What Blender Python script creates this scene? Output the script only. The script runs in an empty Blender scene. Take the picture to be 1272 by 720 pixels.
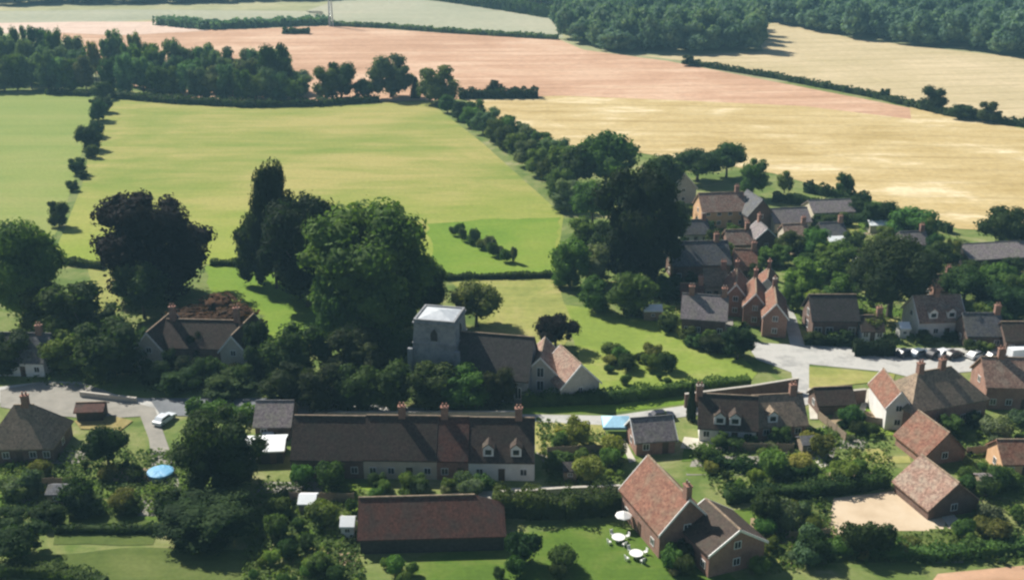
import bpy, math, random
import numpy as np
from mathutils import Vector, Matrix

random.seed(7)
rng = np.random.default_rng(11)
S = bpy.context.scene
COL = S.collection
R = math.radians
PI = math.pi

# ------------------------------------------------------------------ camera
CAM = np.array((0.0, 0.0, 85.0))
PITCH = R(20.0)
FPX = 1364.0                       # focal length in pixels of the 1272 px wide photograph
FWD = np.array((0, math.cos(PITCH), -math.sin(PITCH)))
UP = np.array((0, math.sin(PITCH), math.cos(PITCH)))
cam_data = bpy.data.cameras.new("camera")
cam_data.sensor_width = 36.0
cam_data.lens = FPX / 1272 * 36.0
cam_data.clip_start = 1.0
cam_data.clip_end = 20000.0
cam = bpy.data.objects.new("camera", cam_data)
cam.location = CAM
cam.rotation_euler = (PI / 2 - PITCH, 0, 0)
COL.objects.link(cam)
S.camera = cam


def at(px, py, z=0.0):
    d = FWD * FPX + np.array((1, 0, 0)) * (px - 636) + UP * (360 - py)
    t = (z - CAM[2]) / d[2]
    p = CAM + d * t
    return Vector((float(p[0]), float(p[1]), z))


def ppm(p):                        # photo pixels per metre at a world point
    return FPX / float(np.dot(np.array(p) - CAM, FWD))


def cosd(p):
    d = np.array(p) - CAM
    return float(np.hypot(d[0], d[1]) / np.linalg.norm(d))


def proj(p):
    d = np.array(p) - CAM
    w = float(np.dot(d, FWD))
    return 636 + FPX * d[0] / w, 360 - FPX * float(np.dot(d, UP)) / w


# ------------------------------------------------------------------ objects
def tag(o, label=None, cat=None, group=None, kind=None):
    if label:
        o["label"] = label
    if cat:
        o["category"] = cat
    if group:
        o["group"] = group
    if kind:
        o["kind"] = kind
    return o


def link(o, parent=None):
    COL.objects.link(o)
    if parent is not None:
        o.parent = parent
    return o


def empty(name, loc):
    o = bpy.data.objects.new(name, None)
    o.empty_display_size = 0.5
    o.location = loc
    return link(o)


def mesh_np(name, verts, quads=None, tris=None):
    me = bpy.data.meshes.new(name)
    nv = len(verts)
    me.vertices.add(nv)
    me.vertices.foreach_set("co", np.asarray(verts, np.float32).ravel())
    loops, starts, n0 = [], [], 0
    if quads is not None and len(quads):
        q = np.asarray(quads, np.int32)
        loops.append(q.ravel())
        starts.append(np.arange(len(q)) * 4)
        n0 = len(q) * 4
    if tris is not None and len(tris):
        t = np.asarray(tris, np.int32)
        loops.append(t.ravel())
        starts.append(n0 + np.arange(len(t)) * 3)
    loops = np.concatenate(loops)
    starts = np.concatenate(starts).astype(np.int32)
    me.loops.add(len(loops))
    me.loops.foreach_set("vertex_index", loops.astype(np.int32))
    me.polygons.add(len(starts))
    me.polygons.foreach_set("loop_start", starts)
    me.update(calc_edges=True)
    me.validate()
    return me


class MB:
    """collects simple solids, links them as one mesh"""

    def __init__(self):
        self.v, self.f = [], []

    def add(self, vs, fs):
        n = len(self.v)
        self.v += [tuple(v) for v in vs]
        self.f += [tuple(i + n for i in f) for f in fs]
        return self

    def box(self, x0, x1, y0, y1, z0, z1, taper=0.0):
        t = taper
        return self.add([(x0, y0, z0), (x1, y0, z0), (x1, y1, z0), (x0, y1, z0),
                         (x0 + t, y0 + t, z1), (x1 - t, y0 + t, z1), (x1 - t, y1 - t, z1), (x0 + t, y1 - t, z1)],
                        [(0, 3, 2, 1), (4, 5, 6, 7), (0, 1, 5, 4), (1, 2, 6, 5), (2, 3, 7, 6), (3, 0, 4, 7)])

    def prism(self, prof, x0, x1, axis="x"):
        n = len(prof)
        if axis == "x":
            vs = [(x0, a, b) for a, b in prof] + [(x1, a, b) for a, b in prof]
        elif axis == "y":
            vs = [(a, x0, b) for a, b in prof] + [(a, x1, b) for a, b in prof]
        else:
            vs = [(a, b, x0) for a, b in prof] + [(a, b, x1) for a, b in prof]
        fs = [tuple(range(n - 1, -1, -1)), tuple(range(n, 2 * n))]
        fs += [(i, (i + 1) % n, n + (i + 1) % n, n + i) for i in range(n)]
        return self.add(vs, fs)

    def tube(self, pts, radii, n=8):
        rings, pts = [], [Vector(p) for p in pts]
        for i, p in enumerate(pts):
            d = (pts[min(i + 1, len(pts) - 1)] - pts[max(i - 1, 0)]).normalized()
            a = d.orthogonal().normalized()
            b = d.cross(a)
            rings.append([p + (a * math.cos(2 * PI * k / n) + b * math.sin(2 * PI * k / n)) * radii[i] for k in range(n)])
        vs = [v for r in rings for v in r]
        fs = [(i * n + k, i * n + (k + 1) % n, (i + 1) * n + (k + 1) % n, (i + 1) * n + k)
              for i in range(len(pts) - 1) for k in range(n)]
        fs += [tuple(range(n - 1, -1, -1)), tuple((len(pts) - 1) * n + k for k in range(n))]
        return self.add(vs, fs)

    def mesh(self, name):
        me = bpy.data.meshes.new(name)
        me.from_pydata(self.v, [], self.f)
        me.update()
        import bmesh
        bm = bmesh.new()
        bm.from_mesh(me)
        bmesh.ops.recalc_face_normals(bm, faces=bm.faces)
        bm.to_mesh(me)
        bm.free()
        return me

    def build(self, name, m, parent=None):
        me = self.mesh(name)
        if m:
            me.materials.append(m)
        return link(bpy.data.objects.new(name, me), parent)


# ------------------------------------------------------------------ materials
def newmat(name):
    m = bpy.data.materials.new(name)
    m.use_nodes = True
    nt = m.node_tree
    return m, nt, nt.nodes["Principled BSDF"]


def nd(nt, t, **kw):
    n = nt.nodes.new(t)
    for k, v in kw.items():
        setattr(n, k, v)
    return n


def ramp(nt, stops, src):
    r = nd(nt, "ShaderNodeValToRGB")
    e = r.color_ramp.elements
    while len(e) < len(stops):
        e.new(0.5)
    for i, (p, c) in enumerate(stops):
        e[i].position = p
        e[i].color = (*c, 1)
    nt.links.new(src, r.inputs[0])
    return r


def coords(nt, kind="Object", scale=(1, 1, 1), rot=(0, 0, 0)):
    tc = nd(nt, "ShaderNodeTexCoord")
    mp = nd(nt, "ShaderNodeMapping")
    mp.inputs["Scale"].default_value = scale
    mp.inputs["Rotation"].default_value = rot
    nt.links.new(tc.outputs[kind], mp.inputs[0])
    return mp.outputs[0]


def noise(nt, vec, scale, detail=4.0, rough=0.6, dist=0.0):
    n = nd(nt, "ShaderNodeTexNoise")
    n.inputs["Scale"].default_value = scale
    n.inputs["Detail"].default_value = detail
    n.inputs["Roughness"].default_value = rough
    n.inputs["Distortion"].default_value = dist
    nt.links.new(vec, n.inputs["Vector"])
    return n.outputs["Fac"]


def mixc(nt, fac, a, b, mode="MIX"):
    m = nd(nt, "ShaderNodeMix", data_type="RGBA", blend_type=mode)
    for s, v in ((0, fac), (6, a), (7, b)):
        if isinstance(v, (int, float)):
            m.inputs[s].default_value = v
        elif isinstance(v, tuple):
            m.inputs[s].default_value = (*v, 1)
        else:
            nt.links.new(v, m.inputs[s])
    return m.outputs[2]


def bump(nt, bsdf, src, strength, dist):
    b = nd(nt, "ShaderNodeBump")
    b.inputs["Strength"].default_value = strength
    b.inputs["Distance"].default_value = dist
    nt.links.new(src, b.inputs["Height"])
    nt.links.new(b.outputs[0], bsdf.inputs["Normal"])


def speckled(name, c1, c2, c3=None, scale=1.5, rough=0.85, bmp=0.3, bd=0.05, spec=0.3):
    """mottled surface: plaster, stone, tarmac, soil"""
    m, nt, b = newmat(name)
    v = coords(nt)
    f = noise(nt, v, scale, 6, 0.7)
    st = [(0.3, c1), (0.7, c2)] if c3 is None else [(0.28, c1), (0.5, c2), (0.75, c3)]
    nt.links.new(ramp(nt, st, f).outputs[0], b.inputs["Base Color"])
    b.inputs["Roughness"].default_value = rough
    b.inputs["Specular IOR Level"].default_value = spec
    bump(nt, b, noise(nt, v, scale * 8, 3), bmp, bd)
    return m


def roof_mat(name, c1, c2, c3, row=3.2, rough=0.8):
    """courses of tiles with single tiles darker or paler, moss and weather stains"""
    m, nt, b = newmat(name)
    v = coords(nt)
    br = nd(nt, "ShaderNodeTexBrick", offset=0.5)
    br.inputs["Scale"].default_value = row
    br.inputs["Brick Width"].default_value = 0.5
    br.inputs["Row Height"].default_value = 0.55
    br.inputs["Mortar Size"].default_value = 0.03
    br.inputs["Color1"].default_value = (*c1, 1)
    br.inputs["Color2"].default_value = (*c2, 1)
    br.inputs["Mortar"].default_value = (*[x * 0.4 for x in c1], 1)
    sp = nd(nt, "ShaderNodeSeparateXYZ")
    cb = nd(nt, "ShaderNodeCombineXYZ")
    nt.links.new(v, sp.inputs[0])
    nt.links.new(sp.outputs[0], cb.inputs[0])
    nt.links.new(sp.outputs[2], cb.inputs[1])
    nt.links.new(cb.outputs[0], br.inputs["Vector"])
    f = noise(nt, v, 0.55, 6, 0.7)
    k = ramp(nt, [(0.45, (0, 0, 0)), (0.62, (1, 1, 1))], f)
    c = mixc(nt, k.outputs[0], br.outputs["Color"], c3)
    f2 = noise(nt, v, 2.2, 4, 0.7)
    k2 = ramp(nt, [(0.32, (0.5, 0.5, 0.5)), (0.68, (1.45, 1.4, 1.35))], f2)
    c = mixc(nt, 1.0, c, k2.outputs[0], "MULTIPLY")
    nt.links.new(c, b.inputs["Base Color"])
    b.inputs["Roughness"].default_value = rough
    b.inputs["Specular IOR Level"].default_value = 0.25
    bump(nt, b, br.outputs["Fac"], 0.5, -0.05)
    return m


def brick_mat(name, c1, c2, mortar=(0.3, 0.27, 0.23)):
    m, nt, b = newmat(name)
    v = coords(nt)
    sp = nd(nt, "ShaderNodeSeparateXYZ")
    cb = nd(nt, "ShaderNodeCombineXYZ")
    ad = nd(nt, "ShaderNodeMath", operation="ADD")
    nt.links.new(v, sp.inputs[0])
    nt.links.new(sp.outputs[0], ad.inputs[0])
    nt.links.new(sp.outputs[1], ad.inputs[1])
    nt.links.new(ad.outputs[0], cb.inputs[0])
    nt.links.new(sp.outputs[2], cb.inputs[1])
    br = nd(nt, "ShaderNodeTexBrick")
    br.inputs["Scale"].default_value = 4.5
    br.inputs["Color1"].default_value = (*c1, 1)
    br.inputs["Color2"].default_value = (*c2, 1)
    br.inputs["Mortar"].default_value = (*mortar, 1)
    nt.links.new(cb.outputs[0], br.inputs["Vector"])
    k = ramp(nt, [(0.3, (0.65, 0.65, 0.65)), (0.7, (1.2, 1.2, 1.2))], noise(nt, v, 0.8, 5, 0.7))
    nt.links.new(mixc(nt, 1.0, br.outputs["Color"], k.outputs[0], "MULTIPLY"), b.inputs["Base Color"])
    b.inputs["Roughness"].default_value = 0.9
    return m


def field_mat(name, stops, streak_rot=0.0, big=0.012, streak=0.08, fine=0.9, s_amt=0.35, along=0.06, grad=None, tram=None):
    """a crop or grass field: broad patches of growth, drilling and mowing streaks, fine mottling"""
    m, nt, b = newmat(name)
    v = coords(nt)
    vs = coords(nt, scale=(along, 1, 1), rot=(0, 0, streak_rot))
    f1 = noise(nt, v, big, 5, 0.65, 0.6)
    f2 = noise(nt, vs, streak, 5, 0.75, 0.3)
    f3 = noise(nt, v, fine, 3, 0.7)
    a = nd(nt, "ShaderNodeMix", data_type="FLOAT")
    a.inputs[0].default_value = s_amt
    nt.links.new(f1, a.inputs[2])
    nt.links.new(f2, a.inputs[3])
    r = ramp(nt, stops, a.outputs[0])
    k = ramp(nt, [(0.3, (0.86, 0.86, 0.86)), (0.7, (1.12, 1.12, 1.12))], f3)
    rc = r.outputs[0]
    if grad:                        # greener growth towards one end of the field
        y0, y1, cg = grad
        sp = nd(nt, "ShaderNodeSeparateXYZ")
        nt.links.new(v, sp.inputs[0])
        mr = nd(nt, "ShaderNodeMapRange")
        mr.inputs[1].default_value, mr.inputs[2].default_value = y0, y1
        mr.inputs[3].default_value, mr.inputs[4].default_value = 0.85, -0.35
        nt.links.new(sp.outputs[1], mr.inputs[0])
        ad = nd(nt, "ShaderNodeMath", operation="MULTIPLY_ADD", use_clamp=True)
        nt.links.new(noise(nt, v, 0.02, 4, 0.6), ad.inputs[0])
        ad.inputs[1].default_value = 0.7
        sb = nd(nt, "ShaderNodeMath", operation="SUBTRACT")
        nt.links.new(mr.outputs[0], sb.inputs[0])
        sb.inputs[1].default_value = 0.35
        nt.links.new(sb.outputs[0], ad.inputs[2])
        rc = mixc(nt, ad.outputs[0], rc, cg)
    if tram:                        # the sprayer's wheel tracks
        wv = nd(nt, "ShaderNodeTexWave", bands_direction="Y")
        wv.inputs["Scale"].default_value = tram
        wv.inputs["Distortion"].default_value = 1.2
        wv.inputs["Detail Scale"].default_value = 0.05
        nt.links.new(coords(nt, rot=(0, 0, streak_rot)), wv.inputs["Vector"])
        tk = ramp(nt, [(0.9, (1, 1, 1)), (0.985, (0.88, 0.87, 0.84))], wv.outputs["Fac"])
        rc = mixc(nt, 1.0, rc, tk.outputs[0], "MULTIPLY")
    c = mixc(nt, 1.0, rc, k.outputs[0], "MULTIPLY")
    nt.links.new(c, b.inputs["Base Color"])
    b.inputs["Roughness"].default_value = 1.0
    b.inputs["Specular IOR Level"].default_value = 0.1
    return m


def leaf_mat(name="foliage"):
    """leaves: colour from the object, mottled over the crown, light passing through"""
    m, nt, b = newmat(name)
    oi = nd(nt, "ShaderNodeObjectInfo")
    g = nd(nt, "ShaderNodeNewGeometry")
    f = noise(nt, g.outputs["Position"], 0.35, 4, 0.7)
    k = ramp(nt, [(0.3, (0.62, 0.66, 0.6)), (0.55, (1.0, 1.0, 1.0)), (0.75, (1.5, 1.4, 1.15))], f)
    c = mixc(nt, 1.0, oi.outputs["Color"], k.outputs[0], "MULTIPLY")
    k2 = ramp(nt, [(0.35, (0.68, 0.74, 0.75)), (0.5, (1.0, 1.0, 1.0)), (0.65, (1.4, 1.28, 1.0))], noise(nt, g.outputs["Position"], 0.07, 3, 0.6))
    c = mixc(nt, 1.0, c, k2.outputs[0], "MULTIPLY")
    hs = nd(nt, "ShaderNodeHueSaturation")
    mr = nd(nt, "ShaderNodeMapRange")
    mr.inputs[3].default_value = 0.485
    mr.inputs[4].default_value = 0.515
    nt.links.new(oi.outputs["Random"], mr.inputs[0])
    nt.links.new(mr.outputs[0], hs.inputs["Hue"])
    nt.links.new(c, hs.inputs["Color"])
    nt.links.new(hs.outputs[0], b.inputs["Base Color"])
    b.inputs["Roughness"].default_value = 0.8
    b.inputs["Specular IOR Level"].default_value = 0.1
    tr = nd(nt, "ShaderNodeBsdfTranslucent")
    nt.links.new(mixc(nt, 1.0, hs.outputs[0], (1.1, 1.25, 0.5), "MULTIPLY"), tr.inputs[0])
    mx = nd(nt, "ShaderNodeMixShader")
    mx.inputs[0].default_value = 0.38
    nt.links.new(b.outputs[0], mx.inputs[1])
    nt.links.new(tr.outputs[0], mx.inputs[2])
    nt.links.new(mx.outputs[0], nt.nodes["Material Output"].inputs[0])
    return m


def paint_mat(name, rough=0.35):
    m, nt, b = newmat(name)
    oi = nd(nt, "ShaderNodeObjectInfo")
    nt.links.new(oi.outputs["Color"], b.inputs["Base Color"])
    b.inputs["Roughness"].default_value = rough
    return m


def flat_mat(name, c, rough=0.6, metal=0.0):
    m, nt, b = newmat(name)
    v = coords(nt)
    k = ramp(nt, [(0.3, tuple(x * 0.85 for x in c)), (0.7, tuple(min(1, x * 1.1) for x in c))], noise(nt, v, 2.5, 4))
    nt.links.new(k.outputs[0], b.inputs["Base Color"])
    b.inputs["Roughness"].default_value = rough
    b.inputs["Metallic"].default_value = metal
    return m


M = dict(
    leaf=leaf_mat(),
    bark=speckled("bark", (0.05, 0.04, 0.03), (0.12, 0.1, 0.08), scale=3),
    tile_brown=roof_mat("brown_tile", (0.058, 0.04, 0.032), (0.095, 0.065, 0.05), (0.055, 0.046, 0.034)),
    tile_dark=roof_mat("dark_tile", (0.05, 0.045, 0.045), (0.085, 0.075, 0.072), (0.045, 0.045, 0.04)),
    tile_red=roof_mat("red_tile", (0.21, 0.095, 0.062), (0.30, 0.145, 0.1), (0.2, 0.13, 0.09)),
    tile_rust=roof_mat("rust_tile", (0.105, 0.047, 0.035), (0.155, 0.068, 0.049), (0.075, 0.05, 0.04)),
    tile_pink=roof_mat("pale_red_tile", (0.27, 0.165, 0.125), (0.37, 0.235, 0.18), (0.29, 0.23, 0.18)),
    tile_tan=roof_mat("tan_tile", (0.27, 0.2, 0.14), (0.38, 0.29, 0.21), (0.21, 0.17, 0.12)),
    slate=roof_mat("slate", (0.10, 0.105, 0.12), (0.16, 0.165, 0.185), (0.12, 0.12, 0.11)),
    slate_mauve=roof_mat("mauve_slate", (0.2, 0.175, 0.185), (0.29, 0.25, 0.26), (0.2, 0.19, 0.17)),
    lead=speckled("lead_sheet", (0.34, 0.37, 0.4), (0.55, 0.58, 0.6), scale=1.0, rough=0.5),
    sheet_white=speckled("white_sheet_roof", (0.66, 0.7, 0.7), (0.82, 0.85, 0.85), scale=0.7, rough=0.5),
    brick=brick_mat("red_brick", (0.24, 0.11, 0.075), (0.33, 0.16, 0.11)),
    brick_dark=brick_mat("dark_brick", (0.12, 0.07, 0.05), (0.18, 0.1, 0.075), (0.16, 0.14, 0.12)),
    flint=speckled("flint_stone", (0.12, 0.13, 0.14), (0.24, 0.25, 0.26), (0.34, 0.34, 0.33), scale=0.9, bmp=0.6),
    stone=speckled("pale_stone", (0.36, 0.33, 0.28), (0.5, 0.47, 0.41), scale=2),
    render_white=speckled("white_render", (0.6, 0.58, 0.54), (0.78, 0.77, 0.73), scale=0.6),
    render_cream=speckled("cream_render", (0.45, 0.4, 0.31), (0.6, 0.54, 0.43), scale=0.6),
    render_orange=speckled("orange_render", (0.5, 0.3, 0.16), (0.62, 0.4, 0.24), scale=0.6),
    boards=speckled("black_boards", (0.03, 0.028, 0.026), (0.07, 0.062, 0.055), scale=2),
    white=flat_mat("white_paint", (0.72, 0.72, 0.7), 0.5),
    glass=flat_mat("window_glass", (0.025, 0.03, 0.035), 0.12),
    door=flat_mat("door_paint", (0.08, 0.05, 0.035), 0.5),
    black=flat_mat("black_rubber", (0.02, 0.02, 0.02), 0.8),
    car=paint_mat("car_paint", 0.3),
    blue=flat_mat("blue_canvas", (0.1, 0.32, 0.52), 0.6),
    paleblue=flat_mat("pale_blue_canvas", (0.35, 0.62, 0.78), 0.6),
    metal=flat_mat("galvanised_steel", (0.5, 0.52, 0.54), 0.45, 0.6),
    wood=speckled("weathered_wood", (0.2, 0.15, 0.1), (0.34, 0.27, 0.2), scale=4),
)

# ------------------------------------------------------------------ ground and fields
LAYER = [0.0]


def sheet(name, pts, m, z, kind="structure", jit=0.0):
    """a ground sheet through photo points, its edge a little uneven"""
    w = [at(x, y, z) for x, y in pts]
    out = []
    n = len(w)
    for i in range(n):
        a, b = w[i], w[(i + 1) % n]
        k = max(1, min(24, int((b - a).length / 4)))
        for j in range(k):
            p = a.lerp(b, j / k)
            if jit and j:
                d = (b - a).normalized()
                p = p + Vector((-d.y, d.x, 0)) * random.uniform(-jit, jit)
            out.append(p)
    me = bpy.data.meshes.new(name)
    me.from_pydata([tuple(p) for p in out], [], [tuple(range(len(out)))])
    import bmesh
    bm = bmesh.new()
    bm.from_mesh(me)
    bmesh.ops.triangulate(bm, faces=bm.faces)
    for f in bm.faces:
        if f.normal.z < 0:
            f.normal_flip()
    bm.to_mesh(me)
    bm.free()
    me.materials.append(m)
    o = link(bpy.data.objects.new(name, me))
    tag(o, kind=kind)
    return o


garden_green = field_mat("garden_green", [(0.3, (0.06, 0.095, 0.025)), (0.45, (0.11, 0.16, 0.04)), (0.56, (0.19, 0.21, 0.075)), (0.68, (0.32, 0.29, 0.17))],
                         big=0.09, streak=0.3, fine=1.6, s_amt=0.3)
far_land = field_mat("far_land", [(0.35, (0.10, 0.13, 0.06)), (0.5, (0.3, 0.3, 0.16)), (0.65, (0.5, 0.42, 0.26))], big=0.003, streak=0.01, fine=0.1)
me = bpy.data.meshes.new("ground")
GX = [-3000, -400, 400, 3000]
GY = [-300, 520, 3600]
# one sheet; the village ground material near by and open farmland beyond it
gv = [(x, y, 0) for y in GY for x in GX]
gf = [(j * 4 + i, j * 4 + i + 1, j * 4 + i + 5, j * 4 + i + 4) for j in range(2) for i in range(3)]
me.from_pydata(gv, [], gf)
me.materials.append(garden_green)
me.materials.append(far_land)
for i, p in enumerate(me.polygons):
    p.material_index = 0 if i == 1 else 1
tag(link(bpy.data.objects.new("ground", me)), kind="structure")

grass_main = field_mat("meadow_grass", [(0.39, (0.165, 0.22, 0.042)), (0.48, (0.24, 0.255, 0.066)), (0.57, (0.33, 0.295, 0.1))], streak_rot=R(8), s_amt=0.45, along=0.2, grad=(250, 360, (0.2, 0.265, 0.035)))
grass_green = field_mat("green_grass", [(0.35, (0.15, 0.215, 0.05)), (0.5, (0.205, 0.25, 0.066)), (0.66, (0.26, 0.27, 0.09))], s_amt=0.45)
grass_bright = field_mat("bright_grass", [(0.35, (0.105, 0.19, 0.022)), (0.5, (0.145, 0.225, 0.03)), (0.66, (0.2, 0.25, 0.045))], big=0.03)
grass_rough = field_mat("rough_yellow_grass", [(0.33, (0.14, 0.18, 0.045)), (0.5, (0.25, 0.26, 0.075)), (0.66, (0.36, 0.31, 0.13))], big=0.05, streak=0.12, fine=0.7)
lawn_m = field_mat("lawn_grass", [(0.36, (0.06, 0.11, 0.018)), (0.48, (0.085, 0.145, 0.022)), (0.6, (0.135, 0.175, 0.04))], big=0.08, streak=0.25, fine=1.5)
lawn_dull = field_mat("dull_lawn_grass", [(0.36, (0.06, 0.092, 0.022)), (0.48, (0.088, 0.12, 0.03)), (0.6, (0.125, 0.15, 0.045))], big=0.08, streak=0.25, fine=1.5)
wheat = field_mat("ripe_wheat", [(0.37, (0.36, 0.265, 0.105)), (0.46, (0.44, 0.335, 0.155)), (0.54, (0.49, 0.385, 0.195)), (0.61, (0.66, 0.55, 0.35))], streak_rot=R(5), big=0.025, streak=0.09, fine=0.5, s_amt=0.55, along=0.22, tram=0.018)
stubble = field_mat("pink_stubble", [(0.4, (0.40, 0.24, 0.15)), (0.5, (0.48, 0.30, 0.195)), (0.58, (0.56, 0.385, 0.265))], streak_rot=R(-6), big=0.012, streak=0.05, fine=0.3, s_amt=0.5, along=0.12, tram=0.018)
beige = field_mat("pale_stubble", [(0.34, (0.40, 0.33, 0.18)), (0.5, (0.46, 0.375, 0.22)), (0.66, (0.57, 0.46, 0.29))], streak_rot=R(-10), big=0.014, streak=0.06, fine=0.3, s_amt=0.5, along=0.15, tram=0.018)
pale_field = field_mat("pale_far_crop", [(0.35, (0.27, 0.28, 0.19)), (0.5, (0.33, 0.33, 0.23)), (0.65, (0.4, 0.37, 0.27))], big=0.006, streak=0.03, fine=0.2)
pale_pink = field_mat("pale_pink_far_crop", [(0.35, (0.5, 0.36, 0.28)), (0.5, (0.58, 0.44, 0.35)), (0.65, (0.66, 0.54, 0.45))], big=0.006, streak=0.03, fine=0.2)
tarmac = speckled("pale_worn_tarmac", (0.22, 0.22, 0.21), (0.43, 0.42, 0.39), (0.33, 0.33, 0.31), scale=0.18, rough=0.9, bmp=0.1)
tarmac_shade = speckled("painted_shade_tarmac", (0.11, 0.12, 0.13), (0.18, 0.19, 0.2), scale=0.3, rough=0.9, bmp=0.1)  # road tarmac with its shade put into a darker, bluer colour
gravel_m = speckled("pale_gravel_yard", (0.2, 0.19, 0.165), (0.31, 0.29, 0.25), scale=0.3, rough=1.0, bmp=0.2)  # gravel colour lowered to carry cloud shade over the left foreground
sand_m = speckled("riding_sand", (0.42, 0.32, 0.21), (0.53, 0.42, 0.29), (0.58, 0.49, 0.37), scale=0.12, rough=1.0, bmp=0.1)
path_m = speckled("pale_path", (0.42, 0.39, 0.32), (0.56, 0.53, 0.45), scale=0.6, rough=1.0)
soil_m = speckled("dry_soil", (0.2, 0.15, 0.09), (0.34, 0.26, 0.16), scale=0.4, rough=1.0)

sheet("far_field", [(-700, 24), (150, 12), (400, 14), (412, 31), (250, 36), (195, 24), (100, 30), (-700, 40)], pale_field, 0.06)
sheet("far_field", [(380, 14), (420, 0), (540, -2), (690, 22), (700, 47), (560, 42), (414, 31)], pale_field, 0.06)
sheet("pink_far_field", [(-700, 40), (100, 27), (195, 27), (260, 38), (150, 44), (60, 40), (-700, 62)], pale_pink, 0.09)
sheet("far_field", [(-700, 10), (200, 8), (400, 3), (560, -10), (560, -30), (-700, -20)], far_land, 0.03)
sheet("stubble_field", [(60, 36), (190, 26), (290, 37), (414, 32), (560, 42), (692, 48), (725, 62), (770, 68), (830, 76), (1130, 134), (1135, 150),
                        (1000, 134), (850, 127), (600, 122), (300, 135), (130, 100)], stubble, 0.04)
sheet("wheat_field", [(575, 122), (700, 119), (850, 125), (1000, 132), (1132, 148), (1130, 132), (1272, 160), (1700, 235), (1700, 350), (1272, 288), (1190, 284), (1110, 255), (1040, 238),
                      (960, 215), (900, 205), (760, 185), (680, 178), (620, 150)], wheat, 0.07)
sheet("pale_stubble_field", [(770, 66), (820, 70), (948, 64), (935, 32), (970, 28), (1060, 48), (1160, 60), (1272, 72), (1750, 135), (1750, 235), (1272, 152), (1080, 115), (860, 77)], beige, 0.05)
sheet("meadow", [(128, 118), (300, 132), (530, 124), (600, 178), (700, 268), (690, 342), (560, 346), (380, 340), (265, 328), (130, 332), (60, 330), (80, 285), (102, 230), (115, 170)], grass_main, 0.04)
sheet("green_meadow", [(-500, 110), (115, 118), (112, 150), (95, 215), (72, 285), (45, 330), (-500, 320)], grass_green, 0.04)
sheet("paddock", [(530, 278), (600, 272), (697, 270), (690, 340), (600, 346), (540, 344)], grass_bright, 0.09, jit=1.0)
sheet("meadow_corner", [(255, 330), (320, 332), (400, 345), (430, 420), (300, 420), (330, 392), (262, 372)], grass_bright, 0.05, jit=0.6)
sheet("rough_pasture", [(560, 350), (690, 345), (700, 375), (712, 400), (700, 430), (600, 420), (590, 380)], grass_rough, 0.06, jit=0.5)
sheet("rough_pasture", [(110, 325), (145, 330), (150, 385), (118, 395)], grass_rough, 0.06, jit=0.4)
sheet("lawn", [(700, 378), (770, 390), (860, 408), (905, 425), (942, 462), (930, 476), (760, 492), (725, 470), (715, 430)], field_mat("churchyard_lawn",
      [(0.33, (0.14, 0.20, 0.035)), (0.5, (0.19, 0.25, 0.045)), (0.66, (0.28, 0.29, 0.09))], big=0.06, streak=0.15, fine=0.9), 0.05, jit=0.4)
sheet("verge", [(640, 505), (760, 502), (930, 482), (1000, 470), (1003, 478), (930, 492), (760, 512), (640, 514)], grass_bright, 0.03)
sheet("lawn", [(520, 690), (640, 662), (760, 650), (880, 690), (960, 760), (480, 760)], lawn_m, 0.05, jit=0.3)
sheet("lawn", [(48, 690), (150, 680), (330, 682), (320, 760), (20, 760)], lawn_dull, 0.05, jit=0.3)
sheet("lawn", [(66, 640), (120, 632), (200, 650), (190, 676), (66, 676)], lawn_dull, 0.05, jit=0.3)
sheet("lawn", [(-60, 612), (24, 612), (22, 640), (-60, 640)], lawn_m, 0.05)
sheet("lawn", [(1005, 455), (1112, 464), (1110, 472), (1005, 482)], grass_rough, 0.12)
sheet("lawn", [(665, 522), (750, 520), (755, 560), (690, 572), (665, 560)], grass_rough, 0.05, jit=0.4)
sheet("lawn", [(1180, 320), (1290, 318), (1290, 352), (1190, 350)], grass_rough, 0.05, jit=0.4)
sheet("lawn", [(960, 245), (1050, 252), (1060, 268), (975, 262)], grass_rough, 0.05, jit=0.4)
sheet("lawn", [(1035, 275), (1140, 272), (1150, 290), (1040, 296)], grass_rough, 0.05, jit=0.4)
sheet("lawn", [(840, 285), (885, 280), (880, 315), (850, 318)], pale_field, 0.05, jit=0.3)
sheet("lawn", [(880, 640), (975, 620), (1000, 700), (940, 705)], lawn_m, 0.05, jit=0.4)
sheet("wheat_field", [(1165, 712), (1290, 700), (1500, 690), (1500, 770), (1120, 770)], stubble, 0.05)
sheet("sand_arena", [(1036, 618), (1112, 609), (1160, 640), (1205, 650), (1150, 664), (1045, 665), (1028, 650)], sand_m, 0.06, jit=0.2)
sheet("road", [(-300, 476), (0, 480), (60, 473), (100, 474), (150, 492), (200, 496), (360, 496), (640, 514), (760, 516), (860, 502), (1000, 478), (1002, 488), (860, 516), (760, 528), (640, 522), (360, 514), (190, 516), (110, 512), (0, 500), (-300, 500)], tarmac, 0.065)
sheet("gravel_yard", [(0, 484), (50, 474), (110, 478), (170, 500), (185, 516), (120, 520), (60, 515), (0, 505)], gravel_m, 0.085)
sheet("road", [(185, 494), (370, 494), (370, 512), (300, 516), (200, 516)], tarmac_shade, 0.105)  # shaded stretch of the road, painted as a darker sheet
sheet("lane", [(168, 500), (192, 506), (215, 570), (225, 610), (190, 590), (185, 545)], gravel_m, 0.125)
sheet("road", [(925, 424), (985, 428), (1090, 432), (1240, 432), (1600, 440), (1600, 470), (1240, 458), (1130, 468), (1105, 462), (1005, 452), (1010, 500), (990, 506), (983, 462), (940, 446)], tarmac, 0.085)
sheet("lane", [(982, 430), (1000, 430), (988, 392), (966, 360), (940, 335), (930, 340), (955, 365), (974, 395)], tarmac, 0.105)
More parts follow.
